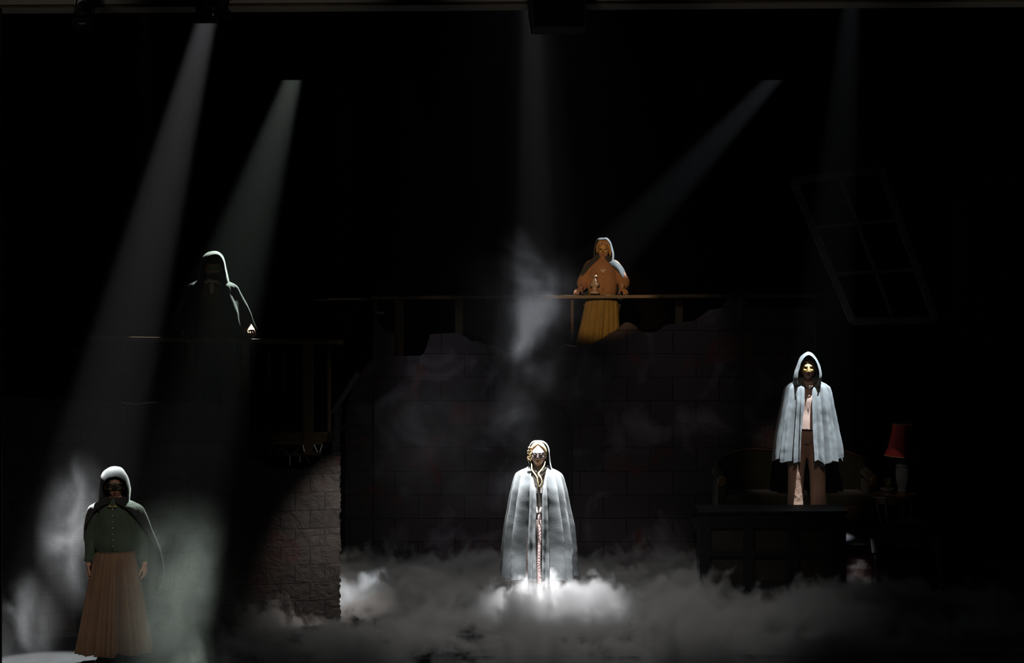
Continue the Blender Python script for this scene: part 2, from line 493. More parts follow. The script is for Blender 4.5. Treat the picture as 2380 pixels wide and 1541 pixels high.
for u in (0.5, 1.6): 
    b.bar((u, 0.06, 1.2), (u, 0.7, 0.03), 0.05, 0.04)
b.build_each('brace', M['wood'], root)
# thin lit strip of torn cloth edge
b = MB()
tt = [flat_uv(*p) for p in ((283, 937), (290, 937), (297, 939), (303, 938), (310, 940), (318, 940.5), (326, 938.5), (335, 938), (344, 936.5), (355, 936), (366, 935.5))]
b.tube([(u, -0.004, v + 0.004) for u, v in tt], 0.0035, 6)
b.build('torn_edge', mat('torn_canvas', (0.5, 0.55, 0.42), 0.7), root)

# ---------------------------------------------------------------- wooden balcony on the left
DB = 16.78
DKZ = 1.80
root = thing('balcony', 'timber balcony with handrail and posts over a small metal truss', 'balcony', (P(500, 0, DB).x, DB + 0.5 - D0, 0))
R0 = root.location
def at(px, py, D): return P(px, py, D)
b = MB(R0); b.bar(at(205, 786, DB), at(797, 796, DB), 0.042, 0.07, up=(0, 1, 0)); b.build('handrail', M['rail'], root, bevel=0.004)
b = MB(R0); b.box((at(196, 0, DB).x, DB - D0 + 0.03, DKZ - 0.05), (at(768, 0, DB).x, DB - D0 + 1.5, DKZ)); b.build('deck', M['blackwood'], root)
b = MB(R0); b.box((at(560, 0, DB).x, DB - D0 + 0.0, DKZ - 0.045), (at(768, 0, DB).x, DB - D0 + 0.028, DKZ + 0.05)); b.build('fascia', M['wood'], root)
for (x, w_, y1, dd) in ((194.5, 9, 950, 0.05), (290, 14, 936, 0.05), (445, 15, 1030, 0.05), (573, 15, 1062, 0.0), (716.5, 23, 1056, 0.0), (765, 7, 1012, 0.05)):
    D = DB + dd
    b = MB(R0); b.bar(at(x, 793, D), at(x, y1, D), w_ * D / FPX, 0.045)
    b.build('post', M['wood'], root, bevel=0.003)
# inner rails and a leaning panel behind
b = MB(R0); b.bar(at(160, 818, DB + 0.1), at(300, 818, DB + 0.1), 0.03, 0.02); b.build('mid_rail', M['wood'], root)
for x in (660, 625): 
    b = MB(R0); b.bar(at(x, 818, DB + 0.9), at(x, 905, DB + 0.9), 0.02, 0.03); b.build('back_post', M['wood'], root)
# metal truss under the deck
b = MB(R0)
D = DB + 0.015
b.bar(at(580, 1030, D), at(750, 1029, D), 0.035, 0.04); b.build('truss_top_chord', M['rail'], root)
b = MB(R0); b.bar(at(578, 1057, D), at(745, 1055, D), 0.022, 0.03); b.build('truss_bottom_chord', M['rail'], root)
b = MB(R0)
for x0, y0, x1, y1 in ((584, 1052, 604, 1036), (588, 1036, 606, 1053), (612, 1036, 630, 1050), (620, 1053, 640, 1036), (645, 1052, 656, 1040), (654, 1038, 668, 1052), (685, 1052, 700, 1036)):
    b.tube([at(x0, y0, D), at(x1, y1, D)], 0.0045, 6)
b.build_each('truss_lattice', M['steel'], root)
b = MB(R0)
for x0, y0, x1, y1 in ((704, 1034, 708, 1050), (730, 1033, 738, 1051), (749, 1033, 743, 1051)):
    b.tube([at(x0, y0, D - 0.05), at(x1, y1, D - 0.05)], 0.0065, 6)
b.build_each('bright_strut', mat('bright_steel', (0.8, 0.75, 0.65), 0.4, 0.6), root)
b = MB(R0)
for x0, y0, x1, y1 in ((711, 1060, 719, 1074), (674, 1058, 674, 1084), (697, 1058, 697, 1074)):
    b.tube([at(x0, y0, D), at(x1, y1, D)], 0.004, 6)
b.build_each('hanging_bolt', M['steel'], root)
b = MB(R0)
for x in (200, 480, 750):
    b.box((at(x, 0, DB).x - 0.03, DB - D0 + 1.35, 0), (at(x, 0, DB).x + 0.03, DB - D0 + 1.41, DKZ - 0.05))
for x in (480, 716):
    b.box((at(x, 0, DB).x - 0.03, DB - D0 + 0.10, 0), (at(x, 0, DB).x + 0.03, DB - D0 + 0.16, DKZ - 0.05))
b.build_each('scaffold_leg', M['metalblack'], root)
# stair stringer to the right of the balcony
b = MB(R0); b.bar(at(772, 962, DB + 0.5), at(832, 868, DB + 0.7), 0.05, 0.04); b.build('stair_stringer', M['blackwood'], root)
# dark red cloth hanging behind the balcony posts
vv, nn = [], 14
yt = [905, 0]
for i in range(nn + 1):
    x = 518 + (560 - 518) * i / nn
    t = i / nn
    y_top = 858 - 22 * min(1, t * 1.25) + 2 * math.sin(i * 2.1) if t < 0.8 else 836
    for k in range(5):
        y = y_top + (905 - y_top) * k / 4
        p = P(x, y, DB + 0.95 + 0.012 * math.sin(i * 1.1)); vv.append(p)
b = MB(vv[0]); b.add(vv, grid_mesh(None, nn + 1, 5))
o = b.build('red_cloth', mat('red_cloth', (0.22, 0.018, 0.016), 0.8, var=0.2, bump=0.3), None, smooth=True); o.location = vv[0]
s = o.modifiers.new('s', 'SOLIDIFY'); s.thickness = 0.006
tag(o, 'dark red cloth hanging behind the balcony posts by the hooded man', 'cloth')
b = MB(vv[0]); b.bar(P(517, 903, DB + 0.93), P(561, 903, DB + 0.93), 0.012, 0.01); b.build('hem_band', mat('red_band', (0.3, 0.04, 0.025), 0.7), o)

# ---------------------------------------------------------------- upper walkway behind the castle wall
DR = 19.97
root = thing('walkway', 'high walkway with a long dark timber handrail above the castle wall', 'walkway', (P(1350, 0, DR).x, DR + 0.5 - D0, 0))
R0 = root.location
WZ = 2.15
b = MB(R0); b.bar(P(862, 692, DR), P(1905, 687, DR), 0.038, 0.09, up=(0, 1, 0)); b.build('handrail', M['rail'], root, bevel=0.003)
b = MB(R0); b.box((P(862, 0, DR).x, DR - D0 + 0.03, WZ - 0.06), (P(1905, 0, DR).x, DR - D0 + 1.2, WZ)); b.build('deck', M['blackwood'], root)
for x, w_ in ((873, 9), (928, 20), (1067, 18), (1330, 6), (1578, 18), (1888, 14)):
    b = MB(R0); b.bar(P(x, 697, DR + 0.03), P(x, 904, DR + 0.03), w_ * DR / FPX, 0.045); b.build('post', M['wood'], root, bevel=0.003)
b = MB(R0); b.bar(P(875, 727, DR - 0.01), P(893, 728, DR - 0.01), 0.03, 0.02); b.build('bracket', M['steel'], root)
b = MB(R0)
for x in (900, 1250, 1600, 1880):
    for dy in (0.1, 1.1):
        b.box((P(x, 0, DR).x - 0.03, DR - D0 + dy, 0), (P(x, 0, DR).x + 0.03, DR - D0 + dy + 0.05, WZ - 0.06))
b.build_each('scaffold_leg', M['metalblack'], root)
# landing rail running off to the left
o = MB(P(800, 697, DR)); o.bar(P(729, 697.5, DR), P(861, 696.5, DR), 0.022, 0.05)
o = o.build('landing_rail', M['rail']); o.location = P(800, 697, DR)
tag(o, 'short timber rail running left from the end of the walkway', 'rail')
o = MB(P(892, 560, 21.2)); o.tube([P(892, 570, 21.2), P(892, HY + H * FPX / 21.2 - 1, 21.2)], 0.02, 10)
o = o.build('scaffold_pole', M['metalblack']); o.location = P(892, 560, 21.2)
tag(o, 'thin dark upright pole rising behind the left end of the walkway', 'pole')

# turned finial standing on the walkway rail
FX = P(1382, 683, DR)
prof = [(0.0, 0.0), (0.055, 0.0), (0.060, 0.010), (0.052, 0.028), (0.030, 0.036), (0.022, 0.042), (0.032, 0.052), (0.034, 0.058), (0.026, 0.066), (0.034, 0.080), (0.056, 0.092), (0.058, 0.108), (0.050, 0.122), (0.036, 0.132), (0.044, 0.140), (0.036, 0.150), (0.030, 0.158), (0.024, 0.172), (0.012, 0.184), (0.010, 0.190)]
root = thing('finial', 'pale turned wooden finial standing on the walkway rail in front of the woman', 'finial', (FX.x, FX.y, P(0, 686.5, DR).z + 0.021))
b = MB(); b.lathe(prof, n=32); fm = mat('pale_turned_wood', (0.55, 0.44, 0.34), 0.55, var=0.1); b.build('turned_body', fm, root, smooth=True)
b = MB(); b.ball((0, 0, 0.202), (0.028, 0.028, 0.018), 20, 12); b.build('knob', fm, root, smooth=True)

# ---------------------------------------------------------------- big window frame hanging askew
DF = 18.7
TL, TR, BR_, BL = (1844, 420), (2048, 394), (2174, 743), (1981, 747)
def lerp2(a, b_, t): return (a[0] + (b_[0] - a[0]) * t, a[1] + (b_[1] - a[1]) * t)
cen = P(2010, 575, DF)
root = thing('window_frame', 'large white-painted six-pane window frame hanging tilted above the lamp', 'window frame', cen)
FM = mat('dusty_white_paint', (0.14, 0.115, 0.10), 0.7, var=0.25, vscale=8)
def wbar(name, a, b_, w_, t):
    m = MB(cen); m.bar(P(a[0], a[1], DF), P(b_[0], b_[1], DF), w_, t); m.build(name, FM, root)
wbar('stile', TL, BL, 0.075, 0.05); wbar('stile', TR, BR_, 0.075, 0.05)
wbar('top_rail', TL, TR, 0.078, 0.048); wbar('bottom_rail', BL, BR_, 0.078, 0.048)
wbar('vertical_bar', lerp2(TL, TR, .52), lerp2(BL, BR_, .50), 0.036, 0.035)
for t in (0.335, 0.665): wbar('cross_bar', lerp2(TL, BL, t), lerp2(TR, BR_, t), 0.038, 0.034)
m = MB(cen)
for q in (lerp2(TL, TR, .05), lerp2(TL, TR, .95)):
    m.tube([P(q[0], q[1], DF), Vector((P(q[0], q[1], DF).x, DF - D0, 8.99))], 0.002, 5)
m.build_each('hanging_wire', M['metalblack'], root)

# ---------------------------------------------------------------- low platform, cabinet, sofa, table, lamp on the right
PZ = 0.555
DP = 18.02
root = thing('low_platform', 'low black platform with pale front edge under the sofa and side table', 'platform', (P(1900, 0, DP).x, DP + 0.8 - D0, 0))
R0 = root.location
x0, x1 = P(1640, 0, DP).x, P(2192, 0, DP).x
b = MB(R0); b.add([(x0, DP-D0, PZ-0.03), (x1, DP-D0, PZ-0.03), (x1+0.32, DP-D0+0.55, PZ-0.03), (x1+0.1, DP-D0+1.75, PZ-0.03), (x0, DP-D0+1.75, PZ-0.03),
                  (x0, DP-D0, PZ), (x1, DP-D0, PZ), (x1+0.32, DP-D0+0.55, PZ), (x1+0.1, DP-D0+1.75, PZ), (x0, DP-D0+1.75, PZ)],
                 [(4,3,2,1,0), (5,6,7,8,9), (0,1,6,5), (1,2,7,6), (2,3,8,7), (3,4,9,8), (4,0,5,9)])
b.build('deck', mat('grey_deck', (0.05, 0.05, 0.055), 0.3, var=0.2, spec=0.6), root)
b = MB(R0); b.bar((x0, DP-D0-0.006, PZ-0.012), (x1, DP-D0-0.006, PZ-0.012), 0.012, 0.012, up=(0,1,0)); b.build('metal_edging', M['steel'], root)
RB = mat('red_brown_panel', (0.17, 0.06, 0.045), 0.6, var=0.3, bump=0.3)
xs = [1642, 1720, 1800, 1900, 1958, 2011, 2070, 2182]
for i in range(len(xs) - 1):
    b = MB(R0); b.box((P(xs[i], 0, DP).x + 0.004, DP-D0+0.02, 0.0), (P(xs[i+1], 0, DP).x - 0.004, DP-D0+0.04, PZ - 0.13)); b.build('front_panel', RB, root)
b = MB(R0); b.box((x0, DP-D0+0.012, PZ-0.13), (x1, DP-D0+0.06, PZ-0.032)); b.build('fascia', M['blackwood'], root)
b = MB(R0)
for x in (x0+0.1, (x0+x1)/2, x1-0.1):
    for y in (0.12, 1.6): b.box((x-0.03, DP-D0+y, 0), (x+0.03, DP-D0+y+0.06, PZ-0.03))
b.build_each('leg', M['metalblack'], root)

# panelled cabinet in front of the man
DC = 17.47
ca, cb_ = P(1625, 0, DC).x, P(1969, 0, DC).x
CZ = 0.976
root = thing('panelled_cabinet', 'black panelled cabinet standing in front of the hooded man on the low platform', 'cabinet', ((ca+cb_)/2, DC + 0.22 - D0, 0))
R0 = root.location
CM = mat('black_lacquer', (0.012, 0.012, 0.013), 0.55, var=0.2)
yf = DC - D0
b = MB(R0); b.box((ca+0.02, yf+0.03, 0), (cb_-0.02, yf+0.44, CZ-0.03)); b.build('body', CM, root)
b = MB(R0); b.box((ca, yf, CZ-0.03), (cb_+0.015, yf+0.45, CZ)); b.build('lid', CM, root, bevel=0.004)
b = MB(R0)
cols_ = [(1651, 1727), (1752, 1830), (1858, 1934)]; rows_ = [(1226, 1281), (1293, 1350), (1364, 1402)]
# stiles and rails around the recessed panels
xe = [1627] + [v for c in cols_ for v in c] + [1967]
for i in range(0, len(xe), 2): b.box((P(xe[i], 0, DC).x, yf+0.006, 0), (P(xe[i+1], 0, DC).x, yf+0.03, CZ-0.03))
ze = [1196] + [v for r in rows_ for v in r] + [1409]
for i in range(0, len(ze), 2): b.box((ca+0.01, yf+0.007, max(0, P(0, ze[i+1], DC).z)), (cb_-0.01, yf+0.031, P(0, ze[i], DC).z))
b.build('front_frame', CM, root)
PMt = mat('brown_panel', (0.032, 0.025, 0.018), 0.6, var=0.2)
for c in cols_:
    for r in rows_:
        b = MB(R0); b.box((P(c[0], 0, DC).x, yf+0.022, P(0, r[1], DC).z), (P(c[1], 0, DC).x, yf+0.034, P(0, r[0], DC).z)); b.build('door_panel', PMt, root)
b = MB(R0); b.add([(cb_-0.005, yf+0.005, CZ+0.001), (cb_+0.012, yf+0.005, CZ+0.001), (cb_-0.025, yf+0.18, CZ+0.001), (cb_-0.005, yf+0.005, CZ+0.006), (cb_+0.012, yf+0.005, CZ+0.006), (cb_-0.025, yf+0.18, CZ+0.006)],
    [(0,2,1),(3,4,5),(0,1,4,3),(1,2,5,4),(2,0,3,5)]); b.build('corner_plate', M['steel'], root)
# step the man stands on
MX, MD = P(1876, 0, 18.5).x, 18.5
b = MB((MX, MD-D0, PZ)); b.box((MX-0.35, MD-D0-0.22, PZ), (MX+0.35, MD-D0+0.2, 0.715)); o = b.build('step_block', M['blackwood']); o.location = (MX, MD-D0, PZ)
tag(o, 'black step block on the low platform under the feet of the hooded man', 'step')

# sofa
DS = 19.0
root = thing('sofa', 'dark green sofa with carved scroll arms behind the standing hooded man', 'sofa', (P(1855, 0, DS+0.3).x, DS + 0.35 - D0, PZ + 0.003))
R0 = root.location - Vector((0, 0, 0.003)); PZ_ = PZ
GR = mat('green_upholstery', (0.022, 0.025, 0.010), 0.85, var=0.25, bump=0.3, bscale=90, sheen=0.2)
CW = mat('carved_wood', (0.06, 0.032, 0.015), 0.35, var=0.3, spec=0.5)
xl, xr = P(1668, 0, DS).x, P(2042, 0, DS).x
ys = DS - D0
for i in range(2):
    a = xl + 0.10 + i * (xr - xl - 0.2) / 2
    b = MB(R0); b.box((a + 0.005, ys + 0.0, PZ + 0.24), (a + (xr-xl-0.2)/2 - 0.005, ys + 0.55, PZ + 0.36)); b.build('seat_cushion', GR, root, smooth=True, bevel=0.035)
b = MB(R0); b.box((xl + 0.04, ys + 0.02, PZ + 0.10), (xr - 0.04, ys + 0.6, PZ + 0.24)); b.build('seat_frame', CW, root, bevel=0.01)
n = 24; po = []
for i in range(n + 1):
    t = i / n; po.append((xl + 0.05 + (xr - xl - 0.1) * t, PZ + 0.70 + 0.13 * math.sin(PI * t) ** 0.7 + 0.03 * math.sin(3 * PI * t)))
b = MB(R0); b.prism(po + [(xr - 0.05, PZ + 0.24), (xl + 0.05, PZ + 0.24)], lambda u, v, y: Vector((u, y, v)), ys + 0.50, ys + 0.62); b.build('backrest', GR, root, bevel=0.02)
b = MB(R0); b.tube([(u, ys + 0.49, v) for u, v in po], 0.018, 8); b.build('carved_crest', CW, root, smooth=True)
for xx, sg in ((xl, 1), (xr, -1)):
    ob = MB(R0)
    ob.tube([(xx + sg*0.05, ys + 0.0 + 0.02, PZ + 0.52), (xx + sg*0.05, ys + 0.55, PZ + 0.56)], 0.055, 16)
    ob.box((xx + sg*0.05 - 0.045, ys + 0.03, PZ + 0.2), (xx + sg*0.05 + 0.045, ys + 0.55, PZ + 0.5))
    o = ob.build('armrest', GR, root, smooth=False)
    ob = MB(R0); ob.lathe([(0.0, 0.0), (0.055, 0.0), (0.055, 0.012), (0.04, 0.02), (0.022, 0.02), (0.018, 0.03), (0.0, 0.032)], n=20)
    ob.v = [tuple(Vector((xx + sg*0.05 + (q[0] + R0.x), ys + 0.02 - (q[2] + R0.z), PZ + 0.52 + (q[1] + R0.y))) - R0) for q in ob.v]
    ob.build('scroll', mat('gilt_scroll', (0.20, 0.12, 0.05), 0.35, 0.3), o, smooth=False)
    for yy in (0.04, 0.52):
        ob = MB(R0); ob.tube([(xx + sg*0.06, ys + yy, PZ + 0.24), (xx + sg*0.045, ys + yy - 0.01, PZ + 0.12), (xx + sg*0.06, ys + yy, PZ + 0.04), (xx + sg*0.05, ys + yy, PZ + 0.012)], [0.03, 0.032, 0.018, 0.022], 10)
        ob.build('leg', CW, root, smooth=True)

# side table
DT = 18.45
tx = P(2080, 0, DT).x
root = thing('side_table', 'small round-topped wooden side table with curved legs carrying the red lamp', 'table', (tx, DT - D0, PZ + 0.003))
TW = mat('polished_brown_wood', (0.16, 0.085, 0.045), 0.3, var=0.3, vscale=12, spec=0.6)
b = MB(); b.lathe([(0.0, 0.425), (0.262, 0.425), (0.27, 0.433), (0.27, 0.442), (0.262, 0.45), (0.0, 0.45)], n=40); b.build('table_top', TW, root)
b = MB(); b.lathe([(0.0, 0.36), (0.195, 0.36), (0.2, 0.365), (0.2, 0.425), (0.0, 0.425)], n=36); b.build('apron', TW, root)
for k in range(4):
    a = PI/4 + k * PI/2 + 0.12
    c, s_ = math.cos(a), math.sin(a)
    rr = [(0.185, 0.40, .022), (0.20, 0.34, .02), (0.195, 0.26, .014), (0.165, 0.16, .010), (0.145, 0.08, .009), (0.15, 0.02, .012), (0.160, 0.012, .016)]
    sp = spline(rr, 20)
    b = MB(); b.tube([(r*c, r*s_, z) for r, z, _ in sp], [q[2] for q in sp], 10); b.build('leg', TW, root, smooth=True)
# lamp
lx = P(2096, 0, DT).x
root = thing('table_lamp', 'table lamp with a red fluted shade and cut-glass base on the side table', 'lamp', (lx, DT - D0, PZ + 0.454))
GL = mat('cut_glass', (0.85, 0.88, 0.9), 0.08, trans=0.85, spec=0.8, bump=0.9, bscale=130)
b = MB(); b.lathe([(0.0, 0.012), (0.03, 0.012), (0.045, 0.03), (0.05, 0.05), (0.035, 0.062), (0.05, 0.10), (0.062, 0.16), (0.066, 0.24), (0.068, 0.27), (0.05, 0.29), (0.064, 0.30), (0.066, 0.31), (0.04, 0.335), (0.026, 0.345), (0.03, 0.355), (0.022, 0.37), (0.0, 0.37)], n=20)
b.build('glass_body', GL, root)
b = MB(); b.lathe([(0.0, 0), (0.062, 0), (0.065, 0.006), (0.05, 0.014), (0.0, 0.014)], n=28); b.build('foot', mat('brass', (0.5, 0.33, 0.12), 0.35, 0.9), root)
b = MB(); b.tube([(0, 0, 0.36), (0, 0, 0.74)], 0.006, 8); b.build('stem', M['steel'], root)
T = Matrix.Translation((0, 0, 0.585)) @ Matrix.Rotation(math.radians(3), 4, 'Y') @ Matrix.Translation((0, 0, -0.585))
prof = spline([(0.183, 0.415), (0.168, 0.45), (0.145, 0.52), (0.125, 0.62), (0.113, 0.70), (0.110, 0.755)], 16)
vv = []
for r, z in prof:
    for k in range(48):
        a = 2*PI*k/48; rr = r * (1 - 0.04 * abs(math.sin(a * 4)) ** 0.6 * 1.0)
        vv.append(T @ Vector((rr*math.cos(a), rr*math.sin(a), z)))
b = MB(); b.add(vv, grid_mesh(None, len(prof), 48, True))
sh = b.build('shade', mat('red_silk', (0.50, 0.045, 0.035), 0.7, var=0.12, vscale=20, bump=0.15, bscale=200), root, smooth=True)
s = sh.modifiers.new('s', 'SOLIDIFY'); s.thickness = 0.003
for r, z in ((0.183, 0.415), (0.110, 0.755)):
    b = MB(); pts_ = [T @ Vector((r*(1 - 0.04*abs(math.sin(4*2*PI*k/48))**0.6)*math.cos(2*PI*k/48), r*(1 - 0.04*abs(math.sin(4*2*PI*k/48))**0.6)*math.sin(2*PI*k/48), z)) for k in range(49)]
    b.tube(pts_, 0.005, 6); b.build('trim', mat('gold_trim', (0.55, 0.38, 0.16), 0.5, 0.3), sh, smooth=True)
# glass dish
bx = P(2060, 0, DT).x
root = thing('glass_dish', 'small glass dish holding dark sprigs beside the lamp on the side table', 'dish', (bx, DT - D0 - 0.02, PZ + 0.454))
b = MB(); b.lathe([(0.0, 0.0), (0.03, 0.0), (0.03, 0.008), (0.012, 0.015), (0.02, 0.025), (0.06, 0.045), (0.075, 0.07), (0.071, 0.07), (0.055, 0.048), (0.0, 0.032)], n=28); b.build('bowl', GL, root)
b = MB()
random.seed(5)
for i in range(14):
    a = random.uniform(0, 6.28); r = random.uniform(0.0, 0.04)
    b.tube([(0, 0, 0.045), (r*0.6*math.cos(a), r*0.6*math.sin(a), 0.10), (r*1.4*math.cos(a), r*1.4*math.sin(a), 0.13 + random.uniform(0, 0.06))], [0.004, 0.008, 0.003], 5)
b.build('sprigs', mat('dry_sprig', (0.09, 0.08, 0.03), 0.8), root)

# leaning planks in front of the platform
for (a, c, w_, lab) in (((2033, 1252), (2051, 1404), 0.060, 'grey plank leaning on the platform edge beside the red-brown panel'),
                        ((2176, 1252), (2196, 1400), 0.05, 'dark plank leaning near the far corner of the low platform')):
    DL0 = 17.86
    A = P(a[0], a[1], 17.97); z0 = 0.0
    Bp = P(c[0], c[1], DL0); DD = FPX * H / (c[1] - HY); Bp = P(c[0], c[1], DD) 
    o = MB(Bp); o.bar(A, Bp + Vector((0, 0, 0.006)), w_, 0.022); k = o
    k.bar(A + Vector((-0.012, -0.022, 0.0)), A + (Bp - A) * 0.22 + Vector((-0.012, -0.022, 0)), w_ * 1.35, 0.02)
    o = k.build('leaning_plank', mat('grey_timber', (0.16, 0.15, 0.145), 0.8, var=0.2)); o.location = Bp
    tag(o, lab, 'plank', 'planks leaning on the low platform')

# ---------------------------------------------------------------- lamps and loudspeaker hanging at the header
def lantern(px, py, D, label, sc_=1.0, ang_=0.35, cat='stage light'):
    c = P(px, py, D)
    r = thing('stage_light', label, cat, c)
    T = Matrix.Rotation(ang_, 4, 'X') @ Matrix.Scale(sc_, 4)
    def tb(name, fn, m, par):
        b = MB(); fn(b); b.v = [tuple(T @ Vector(p)) for p in b.v]; return b.build(name, m, par, bevel=0.002)
    tb('housing', lambda b: (b.lathe([(0.0, 0.13), (0.05, 0.13), (0.07, 0.11), (0.075, -0.02), (0.062, -0.04), (0.062, -0.10), (0.0, -0.10)], n=20)), M['metalblack'], r)
    tb('barn_door', lambda b: (b.box((-0.085, -0.09, -0.112), (0.085, 0.09, -0.100)), b.box((-0.09, 0.075, -0.15), (0.09, 0.081, -0.10)), b.box((-0.09, -0.081, -0.13), (0.03, -0.075, -0.10))), M['metalblack'], r)
    tb('yoke', lambda b: (b.box((-0.092, -0.015, 0), (-0.084, 0.015, 0.2)), b.box((0.084, -0.015, 0), (0.092, 0.015, 0.2)), b.box((-0.092, -0.015, 0.195), (0.092, 0.015, 0.205))), M['metalblack'], r)
    b = MB(); top = Vector((0, 0, 0.2 * sc_)); b.tube([top, top + Vector((0, 0, 0.25))], 0.012, 8); b.build('clamp', M['metalblack'], r)
    b = MB(); p = T @ Vector((0, 0, -0.1005)); b.ball(p, (0.045*sc_, 0.045*sc_, 0.006), 16, 8); b.build('lens', mat('lens', (0.3, 0.3, 0.3), 0.1, spec=0.8), r)
    return r
lantern(474, 6, 12.7, 'black stage lantern at the header beside the brightest beam', 1.0, 0.1)
lantern(515, 2, 12.95, 'smaller black lantern just right of the brightest beam’s lantern'.replace('’', "'"), 0.8, 0.0)
lantern(195, 35, 12.8, 'dim stage lantern hanging alone near the upper left corner', 0.8, -0.5)
bz = P(1296, 68, 12.6)
root = thing('loudspeaker', 'black loudspeaker box hanging from the header at the top centre', 'loudspeaker', (bz.x, bz.y, bz.z))
b = MB(); q = [(-0.2, 0.37), (-0.212, 0.26), (-0.212, 0.14), (-0.19, 0.0), (0.212, 0.0), (0.216, 0.37)]
b.prism(q, lambda u, v, y: Vector((u, y, v)), 0, 0.3); b.build('box', M['metalblack'], root, bevel=0.004)
b = MB(); b.box((-0.175, -0.006, 0.02), (0.195, 0.0, 0.33)); b.build('grille', M['black'], root)
b = MB(); b.box((-0.02, 0.13, 0.37), (0.02, 0.17, 0.595)); b.build('bracket', M['metalblack'], root)
zb = bz.z + 0.62; b = MB(Vector((0, 0, zb))); b.tube([(-7.5, bz.y + 0.15, zb), (7.5, bz.y + 0.15, zb)], 0.025, 10); o = b.build('lighting_bar', M['metalblack']); o.location = (0, 0, zb)
tag(o, 'black horizontal bar above the header carrying lanterns and loudspeaker', 'bar')

# ================================================================ people
SK = lambda name, c: mat(name, c, 0.5, var=0.06, vscale=15, spec=0.35, bump=0.05, bscale=120)

def remesh(name, b, voxel, m, parent, smooth_it=3, fac=0.5):
    """one continuous skin grown over the collected limbs"""
    me = bpy.data.meshes.new('tmp'); me.from_pydata(b.v, [], b.f)
    bm = bmesh.new(); bm.from_mesh(me); bmesh.ops.recalc_face_normals(bm, faces=bm.faces); bm.to_mesh(me); bm.free()
    o = bpy.data.objects.new('tmp', me); col.objects.link(o)
    r = o.modifiers.new('r', 'REMESH'); r.mode = 'VOXEL'; r.voxel_size = voxel; r.use_smooth_shade = True
    s = o.modifiers.new('s', 'SMOOTH'); s.iterations = smooth_it; s.factor = fac
    dg = bpy.context.evaluated_depsgraph_get()
    me2 = bpy.data.meshes.new_from_object(o.evaluated_get(dg))
    bpy.data.objects.remove(o)
    me2.name = name
    for p in me2.polygons: p.use_smooth = True
    me2.materials.clear()
    return link(name, me2, m, parent)

def ellip(b, rows, n=28, T=None, cap=True):
    """closed body of stacked ellipses; rows (z, cx, cy, rx, ry)"""
    R = spline(rows, len(rows) * 4)
    vv = []
    for z, cx, cy_, rx, ry in R:
        for k in range(n):
            a = 2*PI*k/n
            p = Vector((cx + rx*math.cos(a), cy_ + ry*math.sin(a), z))
            vv.append(T @ p if T is not None else p)
    f = grid_mesh(None, len(R), n, True)
    if cap: f += [tuple(range(n - 1, -1, -1)), tuple((len(R) - 1)*n + k for k in range(n))]
    b.add(vv, f)

def g2(x, z, cx, cz, sx, sz): return math.exp(-((x - cx)/sx)**2 - ((z - cz)/sz)**2)

def head_point(az, el, male=False, jaw=0.0):
    """skin point of a head centred at the origin, face towards -Y; az from the face centre, el elevation"""
    x, y, z = math.cos(el)*math.sin(az), -math.cos(el)*math.cos(az), math.sin(el)
    wx, wy, wz = (0.079, 0.097, 0.122) if male else (0.074, 0.093, 0.117)
    t = max(0.0, -z)
    wx *= 1 - (0.30 if male else 0.38) * t**1.6
    wy2 = wy * (1 - 0.10 * t)
    X, Y, Z = x*wx, y*wy2, z*wz
    if y < 0:
        f = min(1, -y * 1.6)
        Y = Y*(1 - 0.05*f)
        Y += 0.006*f*g2(X, Z, 0, 0.035, .06, .03) * -0.4                     # forehead
        for s in (-1, 1):
            Y += 0.011*f*g2(X, Z, s*0.031, 0.006, .017, .012)                 # eye sockets
            Y -= 0.005*f*g2(X, Z, s*0.030, 0.026, .022, .008)                 # brow
            Y -= 0.005*f*g2(X, Z, s*0.043, -0.020, .018, .016)                # cheek bone
            Y -= 0.009*f*g2(X, Z, s*0.011, -0.036, .007, .007)                # nostril wing
        for zz, a in ((0.008, .006), (-0.005, .011), (-0.018, .017), (-0.030, .024)):
            Y -= a*f*g2(X, Z, 0, zz, .0085, .0095)                            # nose
        lz = -0.060
        Y -= 0.007*f*g2(X, Z, 0, lz + 0.008, .019, .0055)                     # upper lip
        Y -= 0.008*f*g2(X, Z, 0, lz - 0.010 - jaw*0.5, .016, .0065)           # lower lip
        Y += (0.005 + jaw)*f*g2(X, Z, 0, lz - 0.001 - jaw*0.2, .017, .003 + jaw*0.35)      # mouth line
        Y += 0.004*f*g2(X, Z, 0, lz - 0.024, .022, .006)
        Y -= 0.010*f*g2(X, Z, 0, -0.098, .022, .018)                          # chin
    else:
        Y += 0.004
    return Vector((X, Y, Z))

def head_T(pose):
    c = Vector(pose['head'])
    return Matrix.Translation(c) @ Matrix.Rotation(pose.get('yaw', 0), 4, 'Z') @ Matrix.Rotation(pose.get('pitch', 0), 4, 'X') @ Matrix.Rotation(pose.get('roll', 0), 4, 'Y')

def add_head(b, T, male, jaw):
    nu, nv = 72, 96
    vv = []
    for i in range(nu):
        el = -PI/2 + PI*(i + 0.5)/nu
        for k in range(nv): vv.append(T @ head_point(2*PI*k/nv, el, male, jaw))
    f = grid_mesh(None, nu, nv, True) + [tuple(range(nv - 1, -1, -1)), tuple((nu - 1)*nv + k for k in range(nv))]
    b.add(vv, f)
    for s in (-1, 1):   # ears
        e = MB(); e.ball((0, 0, 0), (0.008, 0.018, 0.031), 12, 8)
        Te = T @ Matrix.Translation((s*0.077, 0.008, -0.012)) @ Matrix.Rotation(s*0.35, 4, 'Z') @ Matrix.Rotation(0.15, 4, 'X')
        b.add([Te @ Vector(p) for p in e.v], e.f)

